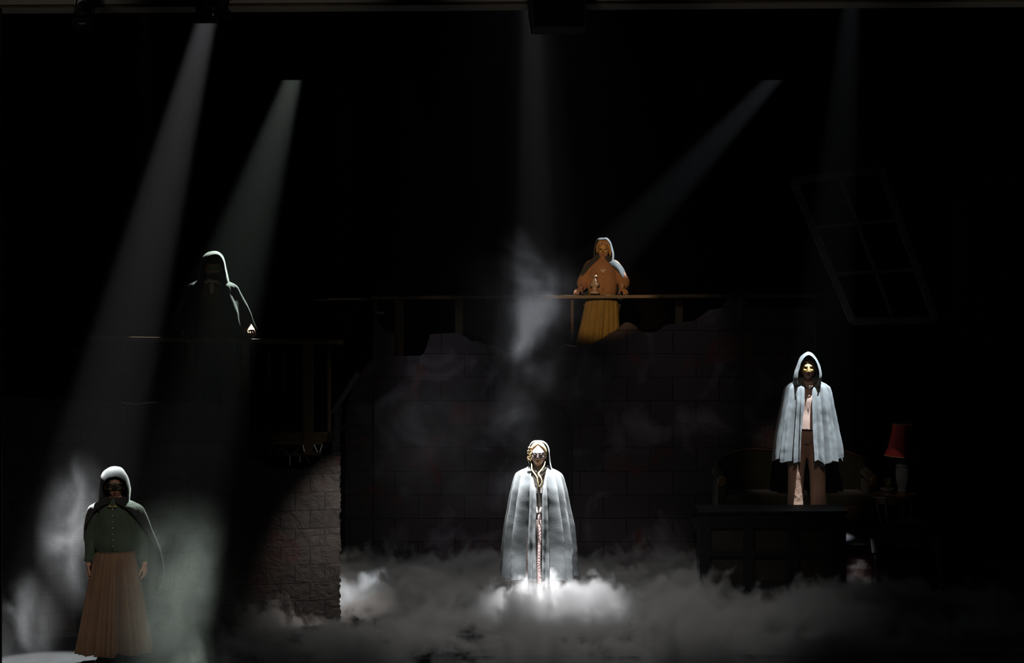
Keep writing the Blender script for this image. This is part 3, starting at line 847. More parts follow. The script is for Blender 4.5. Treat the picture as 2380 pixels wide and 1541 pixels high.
def add_hand(b, w_, d, n, side, curl, sc_=1.0, spread=1.0, thumb=0.6):
    """w_: wrist, d: towards the fingers, n: out of the palm, side: towards the thumb; curl: bends per finger"""
    w_, d = Vector(w_), Vector(d).normalized()
    n = Vector(n); n = (n - d*n.dot(d)).normalized()
    s = d.cross(n)
    if s.dot(Vector(side)) < 0: s = -s
    rows = [(0.0, .024, .019), (.03, .031, .017), (.06, .038, .015), (.085, .039, .013), (.092, .034, .010)]
    vv = []; N = 16
    for t, a, c in rows:
        for k in range(N):
            q = 2*PI*k/N
            vv.append(w_ + (d*t + s*(a*math.cos(q)) + n*(c*math.sin(q)))*sc_)
    b.add(vv, grid_mesh(None, len(rows), N, True) + [tuple(range(N - 1, -1, -1)), tuple((len(rows)-1)*N + k for k in range(N))])
    for i, (off, L, r) in enumerate(((.030, .074, .0088), (.0105, .082, .0092), (-.0105, .076, .0088), (-.030, .060, .0078))):
        p = w_ + (d*(.086 - 0.004*abs(i - 1)) + s*off)*sc_
        dd = (d + s*(off*3.2*spread)).normalized()
        c = curl[i] if hasattr(curl, '__len__') else curl
        pts, rad = [p - dd*0.012*sc_, p], [r*1.05*sc_, r*1.05*sc_]
        for seg, k in ((.45, .55), (.30, 1.0), (.25, .75)):
            ang_ = c*k
            ax = dd.cross(n).normalized()
            dd = (Matrix.Rotation(ang_, 3, ax) @ dd).normalized()
            p = p + dd*L*seg*sc_; pts.append(p); rad.append(rad[-1]*0.90)
            n_loc = n
        b.tube(pts, rad, 10)
        b.ball(pts[-1], rad[-1]*0.98, 10, 6)
    p = w_ + (d*.022 + s*.026)*sc_
    dd = (d*0.75 + s*thumb + n*0.25).normalized()
    pts, rad = [w_ + (d*.008 + s*.012)*sc_, p], [.014*sc_, .0135*sc_]
    for seg in (.036, .032, .024):
        p = p + dd*seg*sc_; pts.append(p); rad.append(rad[-1]*.88)
        dd = (dd + d*0.22).normalized()
    b.tube(pts, rad, 10); b.ball(pts[-1], rad[-1]*.98, 10, 6)

def body(name_parent, pose, skin, male=False, jaw=0.0):
    b = MB()
    sh = pose.get('lean', 0.0)
    T = Matrix.Translation((0, pose.get('ty', 0), 0))
    ly = lambda z: pose.get('ty', 0) - sh*max(0, z - 0.9)
    W = 1.08 if male else 1.0
    z0 = pose.get('dz', 0.0)
    rows = [(.80, 0, 0, .10, .08), (.86, 0, 0, .155*W, .11), (.93, 0, 0, .165, .115), (1.03, 0, 0, .14*W, .10), (1.12, 0, 0, .125*W, .092), (1.24, 0, 0, .145*W, .108),
            (1.34, 0, 0, .155*W, .102), (1.40, 0, .005, .135*W, .08), (1.455, 0, .01, .075, .055), (1.48, 0, .01, .05, .048)]
    ellip(b, [(z + z0, cx, cy_ + ly(z), rx, ry) for z, cx, cy_, rx, ry in rows])
    hd = Vector(pose['head'])
    neck0 = Vector((0, ly(1.43) + 0.012, 1.42 + z0))
    b.tube([neck0, (neck0 + hd)/2 + Vector((0, 0.012, -0.02)), hd + Vector((0, 0.018, -0.045))], [.058, .050, .050], 16)
    add_head(b, head_T(pose), male, jaw)
    for s in (-1, 1):
        key = 'L' if s < 0 else 'R'
        S = Vector((s*0.150*W, ly(1.38) + 0.005, 1.375 + z0))
        E_, Wr = Vector(pose['elbow' + key]), Vector(pose['wrist' + key])
        b.tube([S + Vector((-s*0.05, 0, -0.01)), S, S.lerp(E_, .35), S.lerp(E_, .75), E_, E_.lerp(Wr, .3), E_.lerp(Wr, .75), Wr + (Wr - E_).normalized()*0.01], [.050, .049, .044, .038, .036, .038, .028, .024], 14)
        b.ball(S, .050, 14, 10); b.ball(E_, .037, 12, 8)
        h = pose['hand' + key]
        add_hand(b, Wr, h[0], h[1], h[2], h[3], 0.98 if male else 0.90, h[4] if len(h) > 4 else 1.0)
        hip = Vector((s*0.085, ly(.9), .90 + z0)); kn = Vector(pose.get('knee' + key, (s*0.10, -0.01, .50))); an = Vector(pose.get('ankle' + key, (s*0.11, 0.02, .09)))
        b.tube([hip, hip.lerp(kn, .4), hip.lerp(kn, .85), kn, kn.lerp(an, .3), kn.lerp(an, .8), an], [.088, .080, .060, .056, .056, .038, .036], 16)
        b.ball(kn, .056, 12, 8)
        b.ball(an + Vector((0, -0.055, -0.05)), (.042, .115, .036), 16, 8)
        b.ball(an + Vector((0, 0.015, -0.045)), (.038, .05, .042), 12, 8)
    return remesh('body', b, 0.0047, skin, name_parent, 2, 0.45)

def lips(parent, pose, male, jaw, color=(0.28, 0.07, 0.06)):
    T = head_T(pose)
    def patch(el0, el1, name, c, off):
        vv = []; nu, nv = 7, 15
        for i in range(nu):
            for k in range(nv):
                u = k/(nv - 1)*2 - 1
                az = u*0.27
                bow = 1 - u*u
                el = el0 + (el1 - el0)*(i/(nu - 1)) * max(0.04, bow ** 0.6)
                vv.append(T @ (head_point(az, el, male, jaw) * 1.0 + Vector((0, -off*max(0.1, bow), 0))))
        b = MB(); b.add(vv, grid_mesh(None, nu, nv))
        o = b.build(name, mat(name, c, 0.4, spec=0.5), parent, smooth=True)
        s = o.modifiers.new('s', 'SOLIDIFY'); s.thickness = 0.002
        return o
    e = -0.530
    patch(e, e + 0.085, 'upper_lip', color, 0.0042)
    patch(e - 0.02 - jaw*5, e - 0.11 - jaw*6, 'lower_lip', color, 0.0042)
    if jaw > 0.004:
        patch(e, e - 0.02 - jaw*5, 'mouth_opening', (0.02, 0.006, 0.006), 0.0035)

def eyes(parent, pose, male=False):
    T = head_T(pose)
    for s in (-1, 1):
        b = MB(); b.ball(T @ Vector((s*0.031, -0.074, 0.006)), 0.0125, 16, 10)
        o = b.build('eyeball', mat('eye_white', (0.22, 0.20, 0.18), 0.25, spec=0.4), parent, smooth=True)
        b = MB(); b.ball(T @ Vector((s*0.031, -0.0845, 0.006)), (0.0058, 0.0032, 0.0058), 12, 8)
        b.build('iris', mat('iris', (0.03, 0.02, 0.015), 0.15, spec=0.8), o, smooth=True)

def mask(parent, pose, m, top_fn, bot_fn, male=False, ex=(0.020, 0.011), trim=None, off=0.0075, span=1.02, ez=0.006):
    """half mask with eye holes following the face; top_fn/bot_fn: height (m above head centre) across u in -1..1"""
    T = head_T(pose)
    nu, nv = 41, 121
    wz = 0.122 if male else 0.117
    V, keep = [], []
    for i in range(nu):
        for k in range(nv):
            u = k/(nv - 1)*2 - 1
            az = u*span
            z = bot_fn(u) + (top_fn(u) - bot_fn(u))*i/(nu - 1)
            el = math.asin(max(-.99, min(.99, z/wz)))
            p = head_point(az, el, male)
            q = p + Vector((p.x*0.06, -off if abs(u) < .85 else -off*.5, 0))
            # lift over the eye sockets so that the mask is smooth
            V.append(q); 
    F = []
    for i in range(nu - 1):
        for k in range(nv - 1):
            a = i*nv + k
            c = (V[a] + V[a + nv + 1])/2
            hole = any(((c.x - s*0.031)/ex[0])**2 + ((c.z - ez)/ex[1])**2 < 1 for s in (-1, 1))
            if not hole: F.append((a, a + 1, a + nv + 1, a + nv))
    b = MB(); b.add([T @ p for p in V], F)
    o = b.build('mask', m, parent, smooth=True)
    s = o.modifiers.new('s', 'SOLIDIFY'); s.thickness = 0.0022; s.offset = 1
    if trim is not None:
        def line(fn, r, name='mask_trim', n=60, u0=-1, u1=1):
            pts = []
            for j in range(n + 1):
                u = u0 + (u1 - u0)*j/n
                el = math.asin(max(-.99, min(.99, fn(u)/wz))); p = head_point(u*span, el, male)
                pts.append(T @ (p + Vector((p.x*0.06, -off - 0.002, 0))))
            bb = MB(); bb.tube(pts, r, 6); bb.build(name, trim, o, smooth=True)
        line(top_fn, 0.0018); line(bot_fn, 0.0018)
        for s in (-1, 1):
            pts = []
            for j in range(33):
                a = 2*PI*j/32
                x, z = s*0.031 + ex[0]*math.cos(a), ez + ex[1]*math.sin(a)
                el = math.asin(max(-.99, min(.99, z/wz)))
                az = math.asin(max(-.99, min(.99, x/((0.079 if male else 0.074)*math.cos(el)))))
                p = head_point(az, el, male)
                pts.append(T @ Vector((p.x*1.06, p.y - off - 0.002, p.z)))
            bb = MB(); bb.tube(pts, 0.0017, 6); bb.build('eye_trim', trim, o, smooth=True)
    return o

def swirls(parent, pose, m, items, male=False, off=0.010, r=0.0016):
    """raised curls on the mask: items (x, z, size, turns, sign)"""
    T = head_T(pose)
    wx, wz = (0.079, 0.122) if male else (0.074, 0.117)
    b = MB()
    for (x0, z0, sz, turns, sg) in items:
        pts = []
        n = int(14*turns) + 6
        for j in range(n):
            t = j/(n - 1); a = sg*t*turns*2*PI; rr = sz*(1 - 0.85*t)
            x, z = x0 + rr*math.cos(a), z0 + rr*math.sin(a)
            el = math.asin(max(-.99, min(.99, z/wz))); az = math.asin(max(-.99, min(.99, x/(wx*math.cos(el)))))
            p = head_point(az, el, male); pts.append(T @ Vector((p.x*1.06, p.y - off, p.z)))
        b.tube(pts, [r*(1 - 0.4*j/(n - 1)) for j in range(n)], 6)
    return b.build_each('mask_curl', m, parent, smooth=True)

def folds(th, t, spec):
    """sum of folds; spec rows: (count, amplitude at hem, phase, sharpness, start)"""
    r = 0
    for c, a, ph, sh, st in spec:
        w_ = math.sin(c*th + ph + 0.35*math.sin(th*2.3 + ph))
        w_ = math.copysign(abs(w_)**sh, w_)
        r += a*max(0, (t - st)/(1 - st))**0.9*w_
    return r

def slits(th, t, vals):
    """deep narrow folds: (angle in degrees from the front, width, depth, start)"""
    r = 0
    for a, w_, dp, st in vals:
        d = (th - math.radians(a) + PI) % (2*PI) - PI
        r -= dp*min(1.0, max(0.0, (t - st)/(1 - st))*1.6)*math.exp(-(d/w_)**2)
        for sg in (-1, 1): r += 0.22*dp*min(1.0, max(0.0, (t - st)/(1 - st))*1.3)*math.exp(-((d - sg*w_*2.1)/w_)**2)
    return r

def garment(name, rows, m, parent, fold=(), slit=(), closed=True, nu=60, nv=220, thick=0.003, wr=0.0, wrs=9.0, hem=0.0, seed=0.0, ty=None):
    """rows: (z, cx, cy, rx, ry, a_left, a_right); open garments leave a gap around the front (angle 0)"""
    R = spline(rows, nu)
    V = []
    for i, row in enumerate(R):
        z, cx, cy_, rx, ry = row[:5]
        t = i/(nu - 1)
        a0, a1 = (row[5], row[6]) if not closed else (0, 0)
        for k in range(nv):
            u = k/nv if closed else k/(nv - 1)
            th = u*2*PI if closed else a1 + u*(2*PI - a1 - a0)
            f = 1 + folds(th, t, fold) + slits(th, t, slit)
            nvx = noise.noise(Vector((math.sin(th)*rx*wrs + seed, math.cos(th)*ry*wrs, z*wrs*0.45)))
            nv2 = noise.noise(Vector((math.sin(th)*rx*wrs*2.7 + seed, math.cos(th)*ry*wrs*2.7, z*wrs*1.6 + th)))
            f2 = wr*(nvx + 0.4*nv2)
            zz = z + hem*t**6*noise.noise(Vector((th*3, seed, 0)))
            V.append((cx + (rx*f + f2)*math.sin(th), cy_ - (ry*f + f2)*math.cos(th), zz))
    b = MB(); b.add(V, grid_mesh(None, nu, nv, closed))
    o = b.build(name, m, parent, smooth=True)
    if thick:
        s = o.modifiers.new('s', 'SOLIDIFY'); s.thickness = thick; s.offset = -1
    return o

def hood(parent, pose, m, outline, depth, T=None, thick=0.004, wr=0.004, seed=0.0, name='hood', nrim=0.0):
    """outline: right-hand half of the rim in head space, (x, z) from the top down to the shoulder;
       depth rows: (y, scale x, scale z, lift) from the front rim to the closed back"""
    if T is None: T = head_T(pose)
    half = spline(outline[0], 36); left = spline(outline[1], 36)
    prof = [(-x, z) for x, z in left[::-1]] + [(x, z) for x, z in half[1:]]
    D_ = spline(depth, 30)
    V = []
    for i, (y, sx, sz, lift) in enumerate(D_):
        for k, (x, z) in enumerate(prof):
            n_ = noise.noise(Vector((x*14 + seed, y*9, z*14)))*wr
            dn = max(0.0, -z - 0.10)          # lower part sweeps back over the shoulders
            V.append(T @ Vector((x*sx*(1 + n_*6), y + n_ + dn*0.25*(1 - i/29.0), (z*sz if z > 0 else z*(0.55 + 0.45*sz)) + lift + n_)))
    b = MB(); b.add(V, grid_mesh(None, len(D_), len(prof)))
    o = b.build(name, m, parent, smooth=True)
    s = o.modifiers.new('s', 'SOLIDIFY'); s.thickness = thick; s.offset = 1
    return o

def sleeve(b, pts, rad, n=18):
    sp = spline([(*p, r) for p, r in zip(pts, rad)], len(pts)*5)
    b.tube([q[:3] for q in sp], [q[3] for q in sp], n)

def cloth(name, c, var=0.12, rough=0.9, bump=0.10, bscale=110, spec=0.1, sheen=0.1, vscale=7):
    return mat(name, c, rough, var=var, vscale=vscale, bump=bump, bscale=bscale, spec=spec, sheen=sheen)

CAPE = cloth('grey_cape_cloth', (0.165, 0.180, 0.185), 0.12)
CAPE_D = cloth('dark_cape_cloth', (0.028, 0.031, 0.030), 0.2)
GOLD = mat('gold_leaf', (0.85, 0.58, 0.20), 0.42, 0.65, bump=0.5, bscale=220, var=0.15, vscale=60)
GOLD2 = mat('aged_gold', (0.55, 0.48, 0.24), 0.45, 0.5, var=0.2, vscale=60)
BLKM = mat('black_mask', (0.010, 0.012, 0.010), 0.45, spec=0.4, bump=0.2, bscale=150)
SILV = mat('silver_lace', (0.55, 0.50, 0.48), 0.35, 0.6)

HB = mat('blonde_hair', (0.62, 0.40, 0.16), 0.42, var=0.3, vscale=30, spec=0.5, bump=0.6, bscale=160)
def hair_locks(par, T, locks, m, male=False, name='hair'):
    b = MB()
    for pts, r in locks:
        sp = spline([(*p, q) for p, q in zip(pts, r)], len(pts)*5)
        b.tube([T @ Vector(q[:3]) for q in sp], [max(.001, q[3]) for q in sp], 8)
    return b.build(name, m, par, smooth=True)
def cap_locks(n, side, seed=1, drop=-.25):
    """parted hair: front locks leave the parting and sweep round the temple"""
    random.seed(seed); L = []
    for j in range(n):
        a_end = 1.28 + (PI - 1.28)*j/(n - 1)
        a_top = .12 + (PI*.8)*j/(n - 1)
        r = []
        for t, el in ((0, 1.38), (.18, 1.12), (.42, .88), (.68, .58), (.88, .25), (1, drop)):
            az = side*(a_top + (a_end - a_top)*min(1, t*1.25)**1.3)
            q = head_point(az, el)*(1.055 + random.uniform(0, .02)); r.append(tuple(q))
        L.append((r, [.010, .012, .012, .012, .011, .006]))
    return L
HBD = mat('dark_brown_hair', (0.018, 0.011, 0.008), 0.5, var=0.3, vscale=30, spec=0.4, bump=0.5, bscale=160)
OUT = ([(0.0, .158), (.045, .150), (.085, .115), (.108, .055), (.118, -.02), (.125, -.09), (.128, -.15), (.135, -.20)],) * 2
DEP = [(-.095, .86, .86, 0.0), (-.07, .95, .95, 0), (-.03, 1.06, 1.01, .002), (.02, 1.12, 1.03, .003), (.06, 1.06, 1.0, 0), (.095, .90, .90, -.01), (.125, .62, .70, -.03), (.14, .25, .45, -.05), (.142, .04, .3, -.06)]

# ---------------------------------------------------------------- 1. woman at the front left, green blouse and brown skirt
px, D = 268, 15.0
c = P(px, 0, D)
W1 = thing('person', 'person in black half mask, green blouse and long brown skirt before the stone block wall', 'person', (c.x, c.y, 0))
p1 = dict(head=(0.0, -0.015, 1.575), yaw=0.22, pitch=0.05, elbowL=(-0.212, 0.03, 1.10), wristL=(-0.228, -0.03, 0.885), elbowR=(0.220, 0.03, 1.10), wristR=(0.262, -0.02, 0.885),
          handL=((-0.03, -0.1, -1), (1, 0.2, 0), (0.3, -1, 0), (.35, .45, .5, .5)), handR=((0.08, -0.12, -1), (-0.9, 0.3, 0), (-0.3, -1, 0), (.45, .7, .8, .8)))
body(W1, p1, SK('skin_front_woman', (0.46, 0.25, 0.17)))
lips(W1, p1, False, 0.0, (0.20, 0.04, 0.035)); eyes(W1, p1)
mk = mask(W1, p1, BLKM, lambda u: 0.034 + 0.012*math.cos(u*9)*0.4 + 0.012*abs(u), lambda u: -0.028 + 0.008*(1 - abs(u))*0 - 0.006*math.exp(-(u/.18)**2)*-1, ex=(0.019, 0.0085))
sw = [(s*0.047, -.014, .010, 1.6, s) for s in (-1, 1)] + [(s*0.028, -.016, .007, 1.3, -s) for s in (-1, 1)]
swirls(mk, p1, GOLD2, sw)
b = MB(); T = head_T(p1)
for s in (-1, 1):   # sharp gilt brow flashes
    pts = []
    for j in range(13):
        t = j/12; x = s*(0.010 + 0.052*t); z = 0.018 + 0.016*math.sin(t*2.6) - 0.002*t
        el = math.asin(z/0.117); az = math.asin(x/(0.074*math.cos(el))); q = head_point(az, el); pts.append(T @ Vector((q.x*1.06, q.y - 0.0115, q.z)))
    b.tube(pts, [0.0012 + 0.0034*math.sin(PI*j/12) for j in range(13)], 6)
b.build('gilt_brow', GOLD2, mk, smooth=True)
b = MB()
GB1 = cloth('green_blouse_cloth', (0.056, 0.080, 0.056), 0.25, bump=0.4, bscale=45)
ellip(b, [(.99, 0, 0, .13, .10), (1.00, 0, -.005, .165, .122), (1.04, 0, -.012, .178, .135), (1.11, 0, -.014, .178, .138), (1.20, 0, -.01, .166, .134), (1.30, 0, 0, .165, .122), (1.38, 0, 0, .155, .10), (1.43, 0, .005, .11, .08), (1.465, 0, .008, .064, .062)], 36)
for s in (-1, 1):
    sleeve(b, [(s*.08, 0, 1.39), (s*.155, 0, 1.36), (s*.19, .02, 1.22), (s*.216, .03, 1.10), (s*.225 + .006, .01, 1.00), (s*.232 + .009, -.01, .93)], [.05, .060, .057, .058, .050, .042])
blo = remesh('blouse', b, 0.0065, GB1, W1, 4)
b = MB(); b.tube([(0.0, -.098, 1.42), (0.006, -.138, 1.28), (0.012, -.160, 1.15), (0.014, -.158, 1.03)], .006, 6); b.build('button_placket', GB1, blo, smooth=True)
for k in range(7):
    z = 1.38 - .052*k
    y = np.interp(z, [1.03, 1.15, 1.28, 1.42], [-.166, -.167, -.146, -.106])
    b = MB(); b.ball((0.004 + .0025*k, y - 0.002, z), (.0055, .003, .0055), 10, 6); b.build('button', mat('pearl_button', (0.5, 0.48, 0.42), 0.3), blo, smooth=True)
for s in (-1, 1):
    b = MB(); b.tube([(s*.229 + .008, -.004, .955), (s*.232 + .009, -.009, .93), (s*.234 + .010, -.014, .905)], [.044, .046, .045], 18); b.build('cuff', GB1, blo, smooth=True)
SKB = cloth('brown_skirt_cloth', (0.185, 0.110, 0.068), 0.12, bump=0.3, bscale=60)
garment('skirt', [(1.03, 0, 0, .150, .112), (1.00, 0, 0, .165, .125), (.93, 0, 0, .190, .150), (.80, 0, 0, .215, .175), (.60, -.005, 0, .248, .20), (.40, -.008, 0, .280, .225), (.24, -.01, 0, .306, .245), (.125, -.012, 0, .322, .258)],
        SKB, W1, fold=((11, .04, .4, .8, .0), (31, .014, .2, 1, .0)), slit=((20, .11, .42, .12), (-25, .05, .30, .12), (-38, .04, .22, .3), (40, .05, .30, .12), (52, .05, .30, .15), (66, .05, .3, .12), (-58, .05, .25, .2), (4, .04, .12, .3)), wr=.004, hem=.015, seed=2.0, nv=340, nu=70)
b = MB(); b.tube([(.158*math.sin(a), -.120*math.cos(a), 1.005) for a in np.linspace(0, 2*PI, 49)], .012, 8, cap=False); b.build('waistband', SKB, W1, smooth=True)
for s in (-1, 1):
    b = MB(); b.tube([(s*.11, .02, .36), (s*.11, .02, .2), (s*.11, .02, .09), (s*.11, .0, .05)], [.060, .052, .048, .05], 16)
    b.ball((s*.11, -.06, .042), (.048, .13, .042), 18, 10); b.box((s*.11 - .03, .02, 0), (s*.11 + .03, .07, .045))
    bo = b.build('boot', mat('black_boot', (0.02, 0.018, 0.016), 0.35, spec=0.5), W1, smooth=True)
    b = MB()
    for k in range(6): b.ball((s*.11 + .028, -.038 - .0*k, .12 + .03*k), .004, 8, 6)
    b.build_each('lace_hook', M['steel'], bo, smooth=True)
garment('cape', [(1.475, 0, .01, .078, .078, .15, .15), (1.44, 0, .005, .125, .105, .22, .22), (1.415, 0, .0, .19, .14, .42, .42), (1.37, 0.003, .005, .240, .165, .66, .66), (1.20, .012, .03, .290, .18, 1.18, 1.08),
                 (1.0, .045, .06, .325, .185, 1.60, 1.42), (.82, .07, .07, .325, .19, 1.80, 1.48), (.70, .08, .08, .29, .18, 2.2, 1.62), (.58, .09, .09, .25, .16, 2.6, 1.75)],
        CAPE_D, W1, fold=((9, .05, .3, .9, .1), (17, .02, 1.0, 1, .2)), closed=False, wr=.006, hem=.05, seed=4.0)
OUT1 = ([(0.0, .155), (.05, .140), (.088, .095), (.108, .04), (.120, -.02), (.118, -.09), (.112, -.14), (.112, -.18)], [(0.0, .155), (.05, .148), (.092, .11), (.112, .05), (.120, -.02), (.125, -.10), (.13, -.17), (.14, -.22)])
DEP1 = [(-.118, .86, .60, 0), (-.105, .93, .80, 0), (-.085, .99, .93, 0.0), (-.05, 1.04, 1.0, .002), (0, 1.08, 1.02, .003), (.05, 1.04, 1.0, 0), (.095, .90, .90, -.01), (.125, .62, .70, -.03), (.14, .25, .45, -.05), (.142, .04, .3, -.06)]
hood(W1, p1, CAPE_D, OUT1, DEP1, seed=1.0, wr=.006)
hair_locks(W1, head_T(p1), cap_locks(22, 1, 31, -.5) + cap_locks(22, -1, 32, -.5), HBD)
b = MB()
for s in (-1, 1):
    b.ball((s*.022, -.118, 1.405), (.016, .006, .009), 12, 8)
    b.tube([(s*.012, -.125, 1.405), (s*.022, -.127, 1.412), (s*.034, -.122, 1.404)], .0025, 6)
b.tube([(-.012, -.124, 1.405), (0, -.126, 1.398), (.012, -.124, 1.405)], .002, 6)
b.build('gold_clasp', GOLD, W1, smooth=True)

# ---------------------------------------------------------------- 2. hooded man on the balcony
px, D = 498, 16.98
c = P(px, 0, D)
M2 = thing('person', 'bearded person in dark hooded cape and mask leaning both hands on the balcony handrail', 'person', (c.x, c.y, DKZ))
rz = 2.785 + 0.036 - DKZ
yr = DB - D
hl = P(430, 0, DB).x - c.x; hr = P(584, 0, DB).x - c.x
p2 = dict(head=(0.01, -0.11, 1.66), yaw=0.30, pitch=0.02, lean=0.16, dz=.06, ty=.02, elbowL=(-0.285, 0.0, 1.21), wristL=(hl + .005, yr + .055, rz + .075), elbowR=(0.285, 0.0, 1.21), wristR=(hr - .02, yr + .06, rz + .07),
          handL=((0.05, -0.9, -0.55), (0, 0.5, -1), (1, 0, 0), (.55, .55, .6, .6)), handR=((0.25, -0.9, -0.5), (0, 0.5, -1), (-1, 0, 0), (.45, .5, .55, .6), 1.4),
          kneeL=(-.16, .02, .50), kneeR=(.15, .02, .50), ankleL=(-.20, .05, .09), ankleR=(.17, .05, .09))
SK2 = SK('skin_balcony_man', (0.42, 0.23, 0.16))
body(M2, p2, SK2, True, .006)
lips(M2, p2, True, .006, (0.22, 0.07, 0.06)); eyes(M2, p2, True)
mk = mask(M2, p2, mat('grey_green_mask', (0.14, 0.17, 0.11), 0.45, 0.3, bump=.4, bscale=150), lambda u: 0.036 - .012*math.exp(-(u/.14)**2) + .006*math.cos(u*12), lambda u: -0.022 + .012*math.exp(-(u/.2)**2), True, trim=GOLD2, span=.85)
T = head_T(p2)
b = MB()
random.seed(11)
for j in range(420):     # moustache and beard, short tufts on the jaw
    az = random.uniform(-.85, .85); el = random.uniform(-1.05, -.30)
    q = head_point(az, el, True)
    mouth = abs(az) < .22 and -.60 < el < -.47
    if mouth or (el > -.42 and (abs(az) > .40)) or (abs(az) < .55 and -.47 < el < -.40 and abs(az) > .4): continue
    if el > -.40 and abs(az) < .05: continue
    d = Vector((q.x*.4, -.4, -1.0)).normalized()
    b.tube([T @ (q*0.985), T @ (q + d*.008 + Vector((0, -.006, 0))), T @ (q + d*.020 + Vector((0, -.006, 0)))], [.0042, .0036, .001], 5)
b.build('beard', mat('dark_beard', (0.035, 0.020, 0.014), 0.8), M2, smooth=True)
b = MB()
for j in range(26):
    az = -.8 + 1.6*j/25
    q0 = head_point(az, .95, True); q1 = head_point(az, .50, True); q2 = head_point(az + .05, .36, True)
    b.tube([T @ (q0*1.06), T @ (q1*1.09), T @ (q2*1.05)], [.010, .009, .002], 6)
hair_locks(M2, T, cap_locks(20, 1, 33, .0) + cap_locks(20, -1, 34, .0), HBD)
b.build('fringe', mat('dark_hair', (0.02, 0.013, 0.010), 0.6), M2, smooth=True)
b = MB()
ellip(b, [(.95, 0, 0, .16, .115), (1.05, 0, -.02, .165, .12), (1.15, 0, -.035, .16, .118), (1.30, 0, -.055, .172, .128), (1.40, 0, -.07, .165, .115), (1.48, 0, -.08, .11, .085), (1.52, 0, -.085, .07, .068), (1.55, 0, -.09, .066, .064)], 36)
for s, k in ((-1, 'L'), (1, 'R')):
    Ee, Ww = Vector(p2['elbow'+k]), Vector(p2['wrist'+k])
    sleeve(b, [(s*.10, -.075, 1.46), (s*.175, -.07, 1.44), Vector((s*.185, -.06, 1.41)).lerp(Ee, .5), Ee, Ee.lerp(Ww, .5), Ee.lerp(Ww, .82)], [.045, .054, .054, .050, .046, .040])
remesh('shirt', b, .007, cloth('tan_shirt', (0.10, 0.08, 0.045), .15, bump=.4, bscale=40), M2, 4)
b = MB()
for k, s in (('L', -1), ('R', 1)):
    kn, an = Vector(p2['knee'+k]), Vector(p2['ankle'+k]); hp = Vector((s*.09, .02, .92))
    sleeve(b, [hp, hp.lerp(kn, .5), kn, kn.lerp(an, .5), an + Vector((0, 0, .0))], [.115, .105, .088, .080, .078])
ellip(b, [(.80, 0, .02, .14, .11), (.90, 0, .02, .18, .13), (1.0, 0, .015, .165, .12), (1.05, 0, .01, .16, .118)], 32)
remesh('trousers', b, .008, cloth('dark_brown_trousers', (0.05, 0.04, 0.025), .15), M2, 4)
for s, k in ((-1, 'L'), (1, 'R')):
    an = Vector(p2['ankle'+k]); b = MB(); b.ball((an.x, an.y - .05, .045), (.05, .14, .045), 18, 10); b.tube([(an.x, an.y, .05), (an.x, an.y, .13)], [.05, .046], 14)
    b.build('shoe', M['metalblack'], M2, smooth=True)
b = MB(); b.tube([(.07*math.sin(a), -.09 - .075*math.cos(a), 1.53 + .012*math.cos(a*2)) for a in np.linspace(0, 2*PI, 33)], .018, 8, cap=False)
b.tube([(0, -.165, 1.52), (.01, -.18, 1.47), (.005, -.178, 1.41)], [.02, .026, .012], 8); b.build('neckcloth', cloth('cream_neckcloth', (0.45, 0.38, 0.28)), M2, smooth=True)
garment('cape', [(1.585, 0, -.07, .085, .082, .55, .55), (1.54, -.01, -.065, .15, .115, .65, .65), (1.49, -.01, -.06, .245, .155, .5, .5), (1.41, -.008, -.05, .285, .19, .42, .42), (1.28, .008, -.05, .335, .235, .40, .44),
                 (1.15, .015, -.05, .372, .26, .42, .48), (1.03, .02, -.045, .405, .27, .50, .60), (.92, .005, .0, .395, .24, .80, 1.0)],
        cloth('green_black_cape', (0.012, 0.016, 0.015), .2), M2, fold=((10, .07, .8, .8, .05), (19, .02, 1.0, 1, .2)), closed=False, wr=.006, hem=.04, seed=9.0)
OUT2 = ([(0.0, .160), (.045, .152), (.082, .115), (.102, .055), (.115, -.01), (.128, -.08), (.140, -.15), (.135, -.21)], [(0.0, .160), (.045, .148), (.085, .110), (.108, .05), (.122, -.02), (.130, -.09), (.138, -.16), (.15, -.20)])
hood(M2, p2, cloth('green_black_hood', (0.016, 0.020, 0.019), .2), OUT2, DEP, seed=3.0)

# ---------------------------------------------------------------- 3. woman on the walkway, orange light
px, D = 1400, 20.22
c = P(px, 0, D)
W3 = thing('person', 'person in tan blouse and ochre skirt with both hands on the walkway handrail', 'person', (c.x, c.y, WZ))
zr = P(0, 686, DR).z + .021 - WZ
yr = DR - D
hl = P(1342, 0, DR).x - c.x; hr = P(1450, 0, DR).x - c.x
p3 = dict(head=(0.010, -0.03, 1.505), yaw=-0.10, pitch=0.04, lean=.04, dz=-.06, elbowL=(-0.225, -0.02, 1.09), wristL=(hl + .035, yr + .07, zr + .055), elbowR=(0.245, -0.02, 1.10), wristR=(hr - .02, yr + .08, zr + .055),
          handL=((-0.45, -0.85, -0.32), (0, 0.3, -1), (1, -.2, 0), (.35, .4, .4, .45)), handR=((0.35, -0.85, -0.30), (0, 0.3, -1), (-1, 0, 0), (.35, .45, .5, .5)))
body(W3, p3, SK('skin_walkway_woman', (0.55, 0.32, 0.20)))
lips(W3, p3, False, 0.003, (0.28, 0.05, 0.04)); eyes(W3, p3)
mk = mask(W3, p3, GOLD, lambda u: 0.050 - .010*math.exp(-(u/.14)**2) + .010*math.cos(u*8), lambda u: -0.030 + .004*math.cos(u*6), trim=GOLD)
swirls(mk, p3, GOLD, [(s*x, z, r_, 1.4, s*q) for s in (-1, 1) for x, z, r_, q in ((.018, .032, .010, 1), (.045, .030, .011, -1), (.050, -.016, .009, 1), (.022, -.014, .006, -1))])
T = head_T(p3)
b = MB()
random.seed(4)
